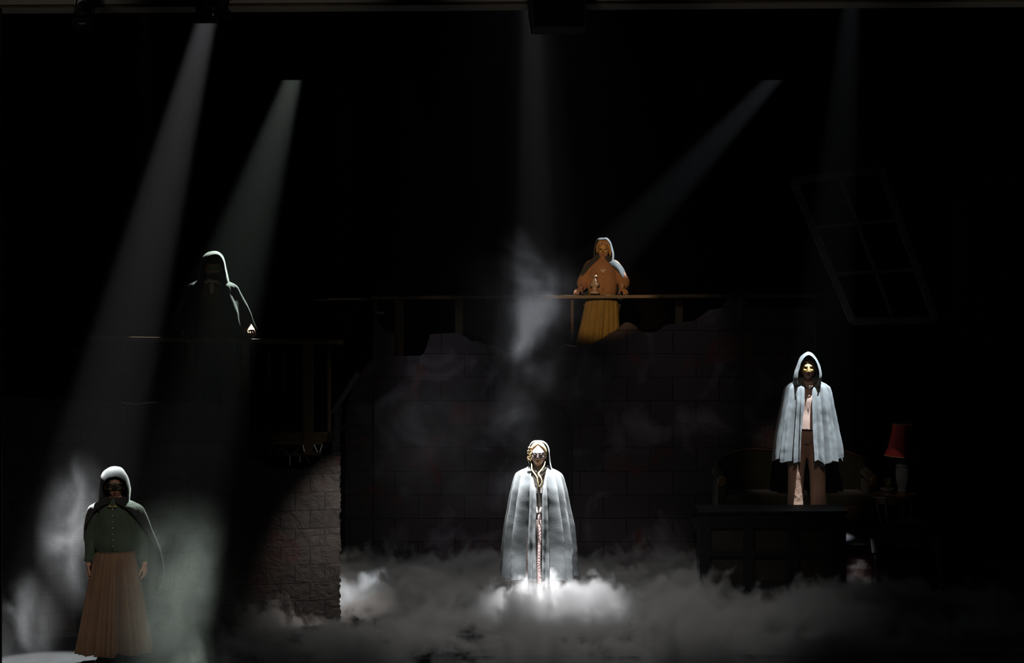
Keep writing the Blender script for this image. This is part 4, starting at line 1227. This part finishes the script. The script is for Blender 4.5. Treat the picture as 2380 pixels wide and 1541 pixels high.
for j in range(46):      # lace crest above the mask
    a = random.uniform(-.75, .75); q = head_point(a, .44 + random.uniform(0, .2)); q2 = q*1.10 + Vector((random.uniform(-.008, .008), -.004, random.uniform(.004, .02)))
    b.tube([T @ (q*1.06), T @ q2], [.0014, .0010], 5); b.ball(T @ q2, .0026, 8, 5)
b.build('lace_crest', mat('pink_lace', (0.7, 0.48, 0.42), 0.4, spec=.6), mk, smooth=True)
locks = cap_locks(24, 1, 2) + cap_locks(24, -1, 3)
locks += [([(.072, -.03, .03), (.086, -.035, -.01), (.083, -.04, -.05), (.09, -.03, -.075)], [.010, .012, .011, .004]), ([(.06, -.05, .06), (.083, -.05, .03), (.088, -.05, -.02)], [.008, .010, .004])]
hair_locks(W3, T, locks, HB)
b = MB()
TAN = cloth('tan_blouse_cloth', (0.42, 0.235, 0.13), .15, bump=.5, bscale=50)
ellip(b, [(.97, 0, 0, .13, .10), (.985, 0, -.005, .16, .12), (1.04, 0, -.015, .172, .134), (1.15, 0, -.02, .168, .136), (1.24, 0, -.02, .165, .13), (1.32, 0, -.02, .15, .105), (1.37, 0, -.018, .11, .08), (1.40, 0, -.015, .065, .062), (1.415, 0, -.015, .058, .057)], 36)
for s, k in ((-1, 'L'), (1, 'R')):
    Ee, Ww = Vector(p3['elbow'+k]), Vector(p3['wrist'+k])
    sleeve(b, [(s*.06, -.015, 1.335), (s*.142, -.012, 1.318), Vector((s*.18, -.012, 1.28)).lerp(Ee, .5), Ee + Vector((s*.005, 0, .02)), Ee.lerp(Ww, .30), Ee.lerp(Ww, .38)], [.05, .064, .068, .074, .056, .046])
blo = remesh('blouse', b, .0065, TAN, W3, 4)
for s, k in ((-1, 'L'), (1, 'R')):
    Ee, Ww = Vector(p3['elbow'+k]), Vector(p3['wrist'+k]); b = MB(); b.tube([Ee.lerp(Ww, .30), Ee.lerp(Ww, .42)], [.053, .046], 18); b.build('cuff', TAN, blo, smooth=True)
b = MB(); b.tube([(0, -.108, 1.34), (0, -.155, 1.22), (0, -.168, 1.10), (0, -.158, 1.02)], .006, 6); b.build('button_placket', TAN, blo, smooth=True)
for k in range(5):
    z = 1.30 - .058*k; y = np.interp(z, [1.02, 1.10, 1.22, 1.34], [-.167, -.176, -.164, -.117])
    b = MB(); b.ball((0, y - .002, z), (.006, .003, .006), 10, 6); b.build('button', mat('cream_button', (0.7, 0.6, 0.45), 0.3), blo, smooth=True)
b = MB()
for s in (-1, 1):
    b.tube([(0, -.150, 1.262), (s*.016, -.165, 1.276), (s*.030, -.162, 1.262), (s*.014, -.160, 1.252), (0, -.152, 1.26)], [.004, .007, .006, .005, .003], 8)
    b.tube([(0, -.155, 1.262), (s*.010, -.165, 1.235)], [.005, .003], 6)
b.build('ribbon_tie', mat('white_ribbon', (0.85, 0.8, 0.72), 0.6), W3, smooth=True)
b = MB(); b.ball((0.0, -.11, 1.345), (.007, .004, .02), 10, 8); b.build('brooch', mat('dark_brooch', (0.03, 0.02, 0.02), .2, spec=.8), W3, smooth=True)
garment('skirt', [(1.005, 0, 0, .135, .105), (.985, 0, 0, .155, .12), (.93, -.005, 0, .178, .142), (.80, -.015, 0, .195, .16), (.62, -.03, 0, .215, .18), (.45, -.045, 0, .235, .19), (.25, -.055, 0, .26, .21), (.10, -.06, 0, .28, .225)],
        cloth('ochre_skirt_cloth', (0.30, 0.22, 0.075), .12), W3, fold=((19, .085, .4, .8, .0), (11, .06, 1.3, .7, .05), (37, .018, .2, 1, .0)), wr=.004, hem=.01, seed=6.0, nv=380)
for s in (-1, 1):
    b = MB(); b.ball((s*.10, -.04, .04), (.045, .12, .04), 16, 8); b.tube([(s*.10, .02, .05), (s*.10, .02, .16)], [.045, .042], 14); b.build('shoe', M['metalblack'], W3, smooth=True)
C3 = cloth('blue_grey_cape', (0.065, 0.078, 0.082), .15)
garment('cape', [(1.43, 0, .0, .080, .076, .35, .22), (1.39, 0, -.005, .135, .105, .45, .30), (1.345, 0, -.008, .195, .145, .62, .42), (1.28, 0.005, -.006, .240, .178, .85, .62), (1.18, .01, .01, .275, .188, 1.2, .95), (1.05, .012, .03, .290, .18, 1.9, 1.55), (.90, .012, .05, .28, .17, 2.1, 2.2), (.75, .01, .06, .26, .17, 2.2, 2.3)],
        C3, W3, fold=((9, .045, .6, .9, .05), (17, .012, 1.0, 1, .2)), closed=False, wr=.005, hem=.03, seed=12.0)
OUT3 = ([(0.0, .130), (.035, .130), (.065, .105), (.090, .06), (.103, 0), (.116, -.06), (.112, -.12), (.102, -.18)], [(0.0, .130), (.04, .127), (.075, .105), (.095, .05), (.105, -.02), (.108, -.09), (.11, -.14), (.12, -.18)])
DEP3 = [(-.07, .90, .92, 0.0), (-.045, .96, .98, 0), (-.02, 1.03, 1.02, .002), (.02, 1.05, 1.03, .003), (.06, 1.02, 1.0, 0), (.10, .88, .90, -.01), (.125, .62, .70, -.03), (.14, .25, .45, -.05), (.142, .04, .3, -.06)]
hood(W3, p3, C3, OUT3, DEP3, seed=5.0)

# ---------------------------------------------------------------- 4. woman at the centre in white light
px, D = 1252, 17.1
c = P(px, 0, D)
W4 = thing('person', 'person with blonde curls and full grey cape standing in white light and floor fog', 'person', (c.x, c.y, 0))
p4 = dict(head=(-0.005, -0.05, 1.60), yaw=-0.06, pitch=-0.02, dz=.02, elbowL=(-0.21, 0.03, 1.12), wristL=(-0.22, -0.03, 0.88), elbowR=(0.21, 0.03, 1.12), wristR=(0.22, -0.03, 0.88),
          handL=((0, -0.1, -1), (1, 0.2, 0), (0.3, -1, 0), (.4, .5, .5, .5)), handR=((0, -0.1, -1), (-1, 0.2, 0), (-0.3, -1, 0), (.4, .5, .5, .5)))
body(W4, p4, SK('skin_centre_woman', (0.60, 0.42, 0.34)))
lips(W4, p4, False, 0, (0.30, 0.10, 0.10)); eyes(W4, p4)
LACE = mat('dark_lace', (0.05, 0.035, 0.035), 0.4, spec=.5, bump=.6, bscale=200)
mk = mask(W4, p4, LACE, lambda u: 0.024 + .016*abs(math.cos(u*PI*1.05))**.7*(1 if abs(u) < .9 else .5) - .012*math.exp(-(u/.10)**2), lambda u: -0.026 + .014*math.exp(-(u/.16)**2) + .006*abs(u), ex=(0.022, 0.013), trim=SILV, ez=.004)
swirls(mk, p4, SILV, [(s*x, z, r_, 1.2, s) for s in (-1, 1) for x, z, r_ in ((.016, .026, .008), (.040, .028, .008), (.058, .010, .006), (.054, -.014, .006))])
T = head_T(p4)
HB2 = mat('pale_blonde_hair', (0.62, 0.44, 0.22), 0.4, var=0.25, vscale=30, spec=0.5, bump=0.5, bscale=160)
locks = cap_locks(24, 1, 5) + cap_locks(24, -1, 6)
random.seed(21)
for j in range(22):     # rolled curls on one side
    a = random.uniform(0, 6.28); cx, cz = -.082 + random.uniform(-.012, .022), random.uniform(-.05, .075)
    r0 = random.uniform(.010, .017); pts, rr = [], []
    for q in range(9):
        t = q/8; an = a + t*5.2
        pts.append((cx + r0*math.cos(an)*(1 - .3*t), -.055 + random.uniform(-.004, .004) - .012*t, cz + r0*math.sin(an)*(1 - .3*t))); rr.append(.0065*(1 - .5*t))
    locks.append((pts, rr))
for s, x0 in ((-1, -.018), (1, .02)):   # two long locks over the chest
    locks.append(([(s*.072, -.05, -.06), (s*.062, -.075, -.10), (s*.05 - .01, -.095, -.135), (x0 - .012, -.125, -.175), (x0 + .012, -.145, -.21), (x0 + .022, -.155, -.26), (.012, -.16, -.30)], [.004, .006, .0075, .008, .007, .005, .0015]))
hair_locks(W4, T, locks, HB2)
b = MB()
WH = cloth('white_blouse', (0.72, 0.66, 0.62), .08, bump=.5, bscale=40)
ellip(b, [(.99, 0, 0, .14, .11), (1.03, 0, -.01, .175, .135), (1.12, 0, -.01, .15, .118), (1.24, 0, -.01, .155, .128), (1.33, 0, -.005, .155, .12), (1.40, 0, 0, .135, .095), (1.45, 0, .008, .095, .07), (1.485, 0, .01, .062, .058)], 36)
for s in (-1, 1): sleeve(b, [(s*.08, 0, 1.39), (s*.145, 0, 1.37), (s*.18, .02, 1.24), (s*.208, .03, 1.12), (s*.212, .0, 1.0), (s*.218, -.02, .90)], [.045, .055, .052, .050, .044, .037])
remesh('blouse', b, .0065, WH, W4, 4)
garment('skirt', [(1.04, 0, 0, .150, .115), (1.00, 0, 0, .165, .13), (.90, 0, 0, .20, .16), (.70, 0, 0, .225, .17), (.45, 0, 0, .25, .19), (.25, 0, 0, .28, .215), (.06, 0, 0, .32, .25)],
        cloth('pink_brown_skirt', (0.09, 0.068, 0.062), .12), W4, fold=((12, .05, PI/2, 1.0, .0), (31, .012, .2, 1, .0)), wr=.004, seed=3.3, nv=300)
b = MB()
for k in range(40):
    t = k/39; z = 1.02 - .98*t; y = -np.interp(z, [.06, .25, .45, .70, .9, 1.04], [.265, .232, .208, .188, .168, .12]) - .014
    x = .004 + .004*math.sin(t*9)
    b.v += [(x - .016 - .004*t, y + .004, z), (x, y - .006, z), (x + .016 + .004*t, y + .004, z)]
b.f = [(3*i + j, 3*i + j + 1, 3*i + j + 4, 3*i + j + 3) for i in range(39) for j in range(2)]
o = b.build('lit_skirt_fold', cloth('lit_fold_pink', (0.62, 0.46, 0.44), .2, bump=.6, bscale=60), W4, smooth=True)  # pale colour stands in for light catching one fold of the dark skirt
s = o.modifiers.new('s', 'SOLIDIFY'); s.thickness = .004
for s in (-1, 1):
    b = MB(); b.ball((s*.11, -.06, .042), (.046, .12, .042), 16, 8); b.tube([(s*.11, .02, .05), (s*.11, .02, .2)], [.048, .05], 14); b.build('boot', M['metalblack'], W4, smooth=True)
garment('cape', [(1.50, 0, .01, .078, .074, .62, .62), (1.465, 0, .008, .125, .095, .55, .55), (1.43, 0, .0, .195, .135, .38, .38), (1.385, 0, -.002, .238, .168, .24, .24), (1.25, 0, -.005, .270, .220, .11, .13), (1.08, 0, -.002, .297, .245, .085, .10), (.88, 0, 0, .328, .265, .10, .085),
                 (.66, 0, 0, .345, .275, .085, .08), (.48, 0, 0, .352, .30, .07, .07), (.385, 0, 0, .355, .31, .07, .07)],
        CAPE, W4, fold=((7, .07, PI/2 + .5, .8, .05), (27, .028, 1.0, 1, .2)), slit=((-29, .13, .37, .10), (26, .11, .37, .14), (48, .09, .36, .20), (-56, .10, .36, .12), (-13, .05, .18, .40), (12, .05, .18, .42), (80, .1, .3, .1), (-95, .1, .3, .1)), closed=False, wr=.006, hem=.03, seed=15.0, nv=420, nu=110)
OUT4 = ([(0.0, .132), (.045, .126), (.080, .095), (.100, .045), (.106, -.02), (.112, -.08), (.122, -.13), (.128, -.165)], [(0.0, .132), (.040, .128), (.07, .105), (.088, .06), (.094, 0), (.092, -.06), (.09, -.12), (.11, -.18)])
DEP4 = [(-.01, 1.0, 1.0, 0.0), (.01, 1.03, 1.02, .002), (.04, 1.05, 1.03, .003), (.07, 1.02, 1.0, 0), (.105, .88, .90, -.01), (.13, .62, .70, -.03), (.145, .25, .45, -.05), (.147, .04, .3, -.06)]
hood(W4, p4, CAPE, OUT4, DEP4, seed=7.0)
b = MB()
for s in (-1, 1):
    b.tube([(s*.07, -.085, 1.475), (s*.035, -.118, 1.445), (0, -.135, 1.43)], .009, 8)
b.ball((0, -.142, 1.43), (.012, .006, .012), 12, 8); b.build('cape_clasp', mat('dull_clasp', (0.3, 0.27, 0.24), .35, .7), W4, smooth=True)

# ---------------------------------------------------------------- 5. hooded man on the right behind the cabinet
px, D = 1876, 18.5
c = P(px, 0, D)
M5 = thing('person', 'person in pointed grey hood, gold mask and brown trousers behind the black cabinet', 'person', (c.x, c.y, 0.715))
p5 = dict(head=(-0.005, -0.085, 1.655), yaw=-0.10, pitch=-0.04, dz=.06, elbowL=(-0.225, 0.03, 1.14), wristL=(-0.22, -0.05, 0.90), elbowR=(0.225, 0.03, 1.14), wristR=(0.22, -0.05, 0.90),
          handL=((0.05, -0.15, -1), (1, 0.2, 0), (0.3, -1, 0), (.5, .5, .5, .5)), handR=((-0.05, -0.15, -1), (-1, 0.2, 0), (-0.3, -1, 0), (.5, .5, .5, .5)),
          kneeL=(-.115, .03, .50), kneeR=(.115, .03, .50), ankleL=(-.125, .04, .09), ankleR=(.13, .04, .09))
body(M5, p5, SK('skin_cabinet_man', (0.42, 0.26, 0.19)), True, .008)
lips(M5, p5, True, .008, (0.26, 0.11, 0.09)); eyes(M5, p5, True)
mk = mask(M5, p5, GOLD, lambda u: 0.052 + .008*math.cos(u*7) - .012*math.exp(-(u/.12)**2), lambda u: -0.034 + .004*math.cos(u*5), True, trim=GOLD, ex=(.018, .011), span=.92)
swirls(mk, p5, GOLD, [(s*x, z, r_, 1.4, s*q) for s in (-1, 1) for x, z, r_, q in ((.020, .034, .011, 1), (.047, .034, .010, -1), (.048, -.018, .009, 1), (.060, .01, .007, 1))], True)
T = head_T(p5)
hair_locks(M5, T, cap_locks(22, 1, 35, .05) + cap_locks(22, -1, 36, .05), HBD)
b = MB()
random.seed(14)
for j in range(60):
    a = random.uniform(-.75, .75); q = head_point(a, .44 + random.uniform(0, .17), True); q2 = q*1.09 + Vector((random.uniform(-.008, .008), -.006, random.uniform(.002, .014)))
    b.tube([T @ (q*1.06), T @ q2], [.0014, .0010], 5); b.ball(T @ q2, .0028, 8, 5)
b.build('lace_crest', mat('copper_lace', (0.7, 0.42, 0.28), 0.35, .4, spec=.6), mk, smooth=True)
b = MB()
VEST = cloth('beige_waistcoat', (0.46, 0.33, 0.275), .08, bump=.15, bscale=90)
ellip(b, [(1.00, 0, -.015, .178, .142), (1.10, 0, -.012, .174, .138), (1.20, 0, -.008, .172, .130), (1.32, 0, -.008, .175, .132), (1.42, 0, 0, .162, .11), (1.47, 0, .005, .12, .085), (1.52, 0, .01, .07, .066), (1.54, 0, .01, .064, .06)], 36)
for s in (-1, 1): sleeve(b, [(s*.09, 0, 1.44), (s*.165, 0, 1.42), (s*.20, .02, 1.28), (s*.224, .03, 1.14), (s*.222, -.01, 1.0), (s*.22, -.04, .92)], [.05, .062, .056, .052, .046, .040])
vs5 = remesh('waistcoat', b, .0065, VEST, M5, 4)
b = MB(); b.tube([(-.012, -.128, 1.40), (-.012, -.137, 1.25), (-.010, -.133, 1.08)], .005, 6); b.build('button_placket', VEST, vs5, smooth=True)
for k in range(5):
    b = MB(); b.ball((-.014, -.139 - .002*(k == 2), 1.36 - .065*k), (.005, .003, .005), 10, 6); b.build('button', mat('horn_button', (0.25, 0.16, 0.1), .3), vs5, smooth=True)
b = MB()
for k, s in (('L', -1), ('R', 1)):
    kn, an = Vector(p5['knee'+k]), Vector(p5['ankle'+k]); hp = Vector((s*.095, .045, .92))
    sleeve(b, [hp, hp.lerp(kn, .5), kn + Vector((0, 0, .02)), kn.lerp(an, .35), kn.lerp(an, .7), an + Vector((0, -.005, .0))], [.112, .104, .088, .084, .088, .096])
ellip(b, [(.84, 0, .045, .14, .11), (.92, 0, .045, .185, .125), (1.02, 0, .03, .172, .112), (1.07, 0, .02, .166, .11)], 32)
TR5 = cloth('brown_trousers_cloth', (0.40, 0.26, 0.19), .12, bump=.5, bscale=22)
tr = remesh('trousers', b, .0065, TR5, M5, 4)
dsp = tr.modifiers.new('d', 'DISPLACE'); tx_ = bpy.data.textures.new('creases', 'CLOUDS'); tx_.noise_scale = 0.07; dsp.texture = tx_; dsp.strength = .009; dsp.mid_level = .5
for s, k in ((-1, 'L'), (1, 'R')):
    an = Vector(p5['ankle'+k]); kn = Vector(p5['knee'+k])
    b = MB(); b.ball((an.x, an.y - .05, .045), (.052, .145, .045), 18, 10); b.tube([(an.x, an.y, .05), (an.x, an.y, .11)], [.05, .046], 14)
    b.build('shoe', M['metalblack'], M5, smooth=True)
CAPE5 = cloth('light_grey_cape', (0.185, 0.205, 0.21), .12)
garment('cape', [(1.555, 0, .01, .085, .08, .45, .45), (1.515, 0, .008, .135, .10, .40, .38), (1.475, 0, .0, .215, .14, .30, .26), (1.42, 0, -.002, .255, .172, .22, .10), (1.25, 0, -.005, .285, .20, .24, .06), (1.08, 0, -.002, .315, .215, .28, .055), (.92, 0, 0, .338, .235, .31, .06),
                 (.78, 0, 0, .354, .25, .32, .075), (.66, 0, 0, .364, .26, .33, .08)],
        CAPE5, M5, fold=((6, .06, 1.1, .8, .06), (23, .028, 1.0, 1, .2)), slit=((31, .06, .34, .20), (-36, .06, .30, .35), (14, .05, .16, .45), (-62, .07, .34, .10), (58, .07, .30, .15), (-24, .035, .16, .3)), closed=False, wr=.010, hem=.07, seed=25.0, nv=420, nu=110)
OUT5 = ([(0.0, .170), (.035, .155), (.075, .110), (.100, .06), (.118, 0), (.128, -.07), (.122, -.13), (.112, -.19)], [(0.0, .170), (.035, .152), (.07, .115), (.095, .06), (.112, 0), (.130, -.06), (.138, -.12), (.135, -.18)])
DEP5 = [(-.115, .86, .86, 0), (-.10, .92, .92, 0), (-.07, 1.02, .98, 0), (-.03, 1.08, 1.01, .002), (.02, 1.12, 1.03, .003), (.06, 1.06, 1.0, 0), (.105, .90, .90, -.01), (.14, .62, .70, -.03), (.155, .25, .45, -.05), (.157, .04, .3, -.06)]
hood(M5, p5, CAPE5, OUT5, DEP5, seed=8.0, wr=.004)
b = MB(); b.tube([(.012*math.cos(a), -.155, 1.46 + .012*math.sin(a)) for a in np.linspace(0, 2*PI, 25)], .0025, 6, cap=False)
for s in (-1, 1): b.tube([(s*.075, -.10, 1.50), (s*.04, -.135, 1.475), (s*.012, -.155, 1.46)], .006, 6)
b.build('ring_clasp', M['steel'], M5, smooth=True)

# ================================================================ haze and ground fog
def vol_box(name, lo, hi, m, label, cat='haze'):
    c = (Vector(lo) + Vector(hi)) / 2
    b = MB(c); b.box(lo, hi); o = b.build(name, m); o.location = c
    return tag(o, label, cat, kind='stuff')
vol_box('stage_haze', (-7.6, 13.4 - D0, 0.004), (7.6, 23.3 - D0, 7.3), volume_mat('stage_haze', lambda n: HAZE, (0.98, 0.98, 1.0), 0.45),
        'thin blue-grey haze filling the stage and showing the light beams')


class GB(NB):
    """the same maths builder inside a geometry-node tree; positions are world positions"""
    def __init__(s, nt, off): s.nt = nt; s.off = off
    def pos(s):
        return s.vmath('ADD', s.nt.nodes.new('GeometryNodeInputPosition').outputs[0], tuple(s.off))

def vol_grid(name, lo, hi, res, fn, color, g, label, cat, step=1.0):
    """a cloud whose density field is sampled once on a fine grid"""
    lo, hi = Vector(lo), Vector(hi)
    c = (lo + hi) / 2
    b = MB(c); b.box(lo, hi); o = b.build(name, None); o.location = c
    m = volume_mat(name, lambda n: _dens(n), color, g, step)
    nt = bpy.data.node_groups.new(name, 'GeometryNodeTree')
    nt.interface.new_socket('Geometry', in_out='OUTPUT', socket_type='NodeSocketGeometry')
    out = nt.nodes.new('NodeGroupOutput')
    vc = nt.nodes.new('GeometryNodeVolumeCube')
    vc.inputs['Min'].default_value = lo - c; vc.inputs['Max'].default_value = hi - c
    for k, ax in enumerate('XYZ'):
        vc.inputs['Resolution ' + ax].default_value = max(8, int((hi - lo)[k] / res))
    nt.links.new(fn(GB(nt, c)), vc.inputs['Density'])
    sm = nt.nodes.new('GeometryNodeSetMaterial'); sm.inputs['Material'].default_value = m
    nt.links.new(vc.outputs[0], sm.inputs['Geometry']); nt.links.new(sm.outputs[0], out.inputs[0])
    o.data.materials.append(m)
    md = o.modifiers.new('cloud', 'NODES'); md.node_group = nt
    return tag(o, label, cat, kind='stuff')

def _dens(n):
    a = n.nt.nodes.new('ShaderNodeAttribute'); a.attribute_name = 'density'
    return a.outputs['Fac']

def floor_fog(n):
    p = n.pos(); x, y, z = n.sep(p)
    warp = n.noise(p, 1.1, 2, 0.5)
    big = n.noise(n.vmath('MULTIPLY', p, (1, 1, 0.5)), 0.9, 2, 0.5, 0.4)
    det = n.noise(p, 3.4, 6, 0.62, 1.5)
    h = n.math('ADD', n.rng(big, 0.35, 0.68, 0.02, 0.34, False), n.math('MULTIPLY', n.math('SUBTRACT', det, 0.5), 1.1))
    # higher round the centre figure
    h = n.math('ADD', h, n.math('MULTIPLY', n.blob(p, (0.35, -0.3, 0.1), (1.1, 1.0, 2)), 0.20))
    h = n.math('SUBTRACT', h, n.math('MULTIPLY', n.blob(p, (-3.4, -2.2, 0.1), (1.4, 1.2, 2)), 0.3))
    d = n.rng(n.math('SUBTRACT', h, z), 0.0, 0.10)
    d = n.math('MULTIPLY', d, n.rng(x, -2.9, -1.9, 0.0, 1.0))
    return n.math('MULTIPLY', d, FOGD)
vol_grid('ground_fog', (-6.6, 14.6 - D0, 0.005), (6.6, 19.7 - D0, 0.85), RES, floor_fog, (0.97, 0.97, 0.97), 0.2,
        'low billowing white fog rolling over the stage floor', 'fog')

def left_smoke(n):
    p = n.pos()
    a = n.noise(n.vmath('MULTIPLY', p, (1.3, 1, 0.8)), 2.0, 5, 0.62, 0.9)
    m = n.math('MAXIMUM', n.blob(p, P(185, 1240, 15.6), (0.42, 0.7, 0.85)), n.math('MULTIPLY', n.blob(p, P(45, 1440, 15.4), (0.5, 0.7, 0.55)), 1.1))
    m = n.math('MULTIPLY', m, n.rng(a, 0.36, 0.72))
    g_ = n.math('MULTIPLY', n.blob(p, P(440, 1480, 14.95), (1.0, 0.95, 1.35)), n.rng(a, 0.22, 0.78))
    return n.math('MULTIPLY', n.math('ADD', m, n.math('MULTIPLY', g_, 1.05)), SMK1)
vol_grid('drifting_smoke', (P(-40, 0, 15.4).x, 14.05 - D0, 0.02), (P(640, 0, 15.4).x, 16.0 - D0, 2.1), RES, left_smoke, (0.95, 0.97, 0.97), 0.3,
        'drifting smoke around the woman in the brown skirt', 'smoke')

def centre_smoke(n):
    p = n.pos()
    a = n.noise(n.vmath('MULTIPLY', p, (1.0, 1, 1.0)), 1.7, 5, 0.6, 0.8)
    m = n.math('MAXIMUM', n.blob(p, P(1190, 740, 17.0), (0.9, 0.9, 1.0)), n.math('MULTIPLY', n.blob(p, P(1040, 1020, 17.3), (1.1, 0.7, 1.05)), 3.5))
    m = n.math('MAXIMUM', m, n.math('MULTIPLY', n.blob(p, P(1930, 690, 17.0), (0.35, 0.6, 0.6)), 0.6))
    return n.math('MULTIPLY', n.math('MULTIPLY', m, n.rng(a, 0.42, 0.78)), SMK2)
vol_grid('drifting_smoke', (P(740, 0, 17.0).x, 16.2 - D0, 0.9), (P(2030, 0, 17.0).x, 17.8 - D0, 3.9), RES, centre_smoke, (0.90, 0.93, 1.0), 0.3,
        'thin smoke plume drifting before the castle wall up to the walkway', 'smoke')
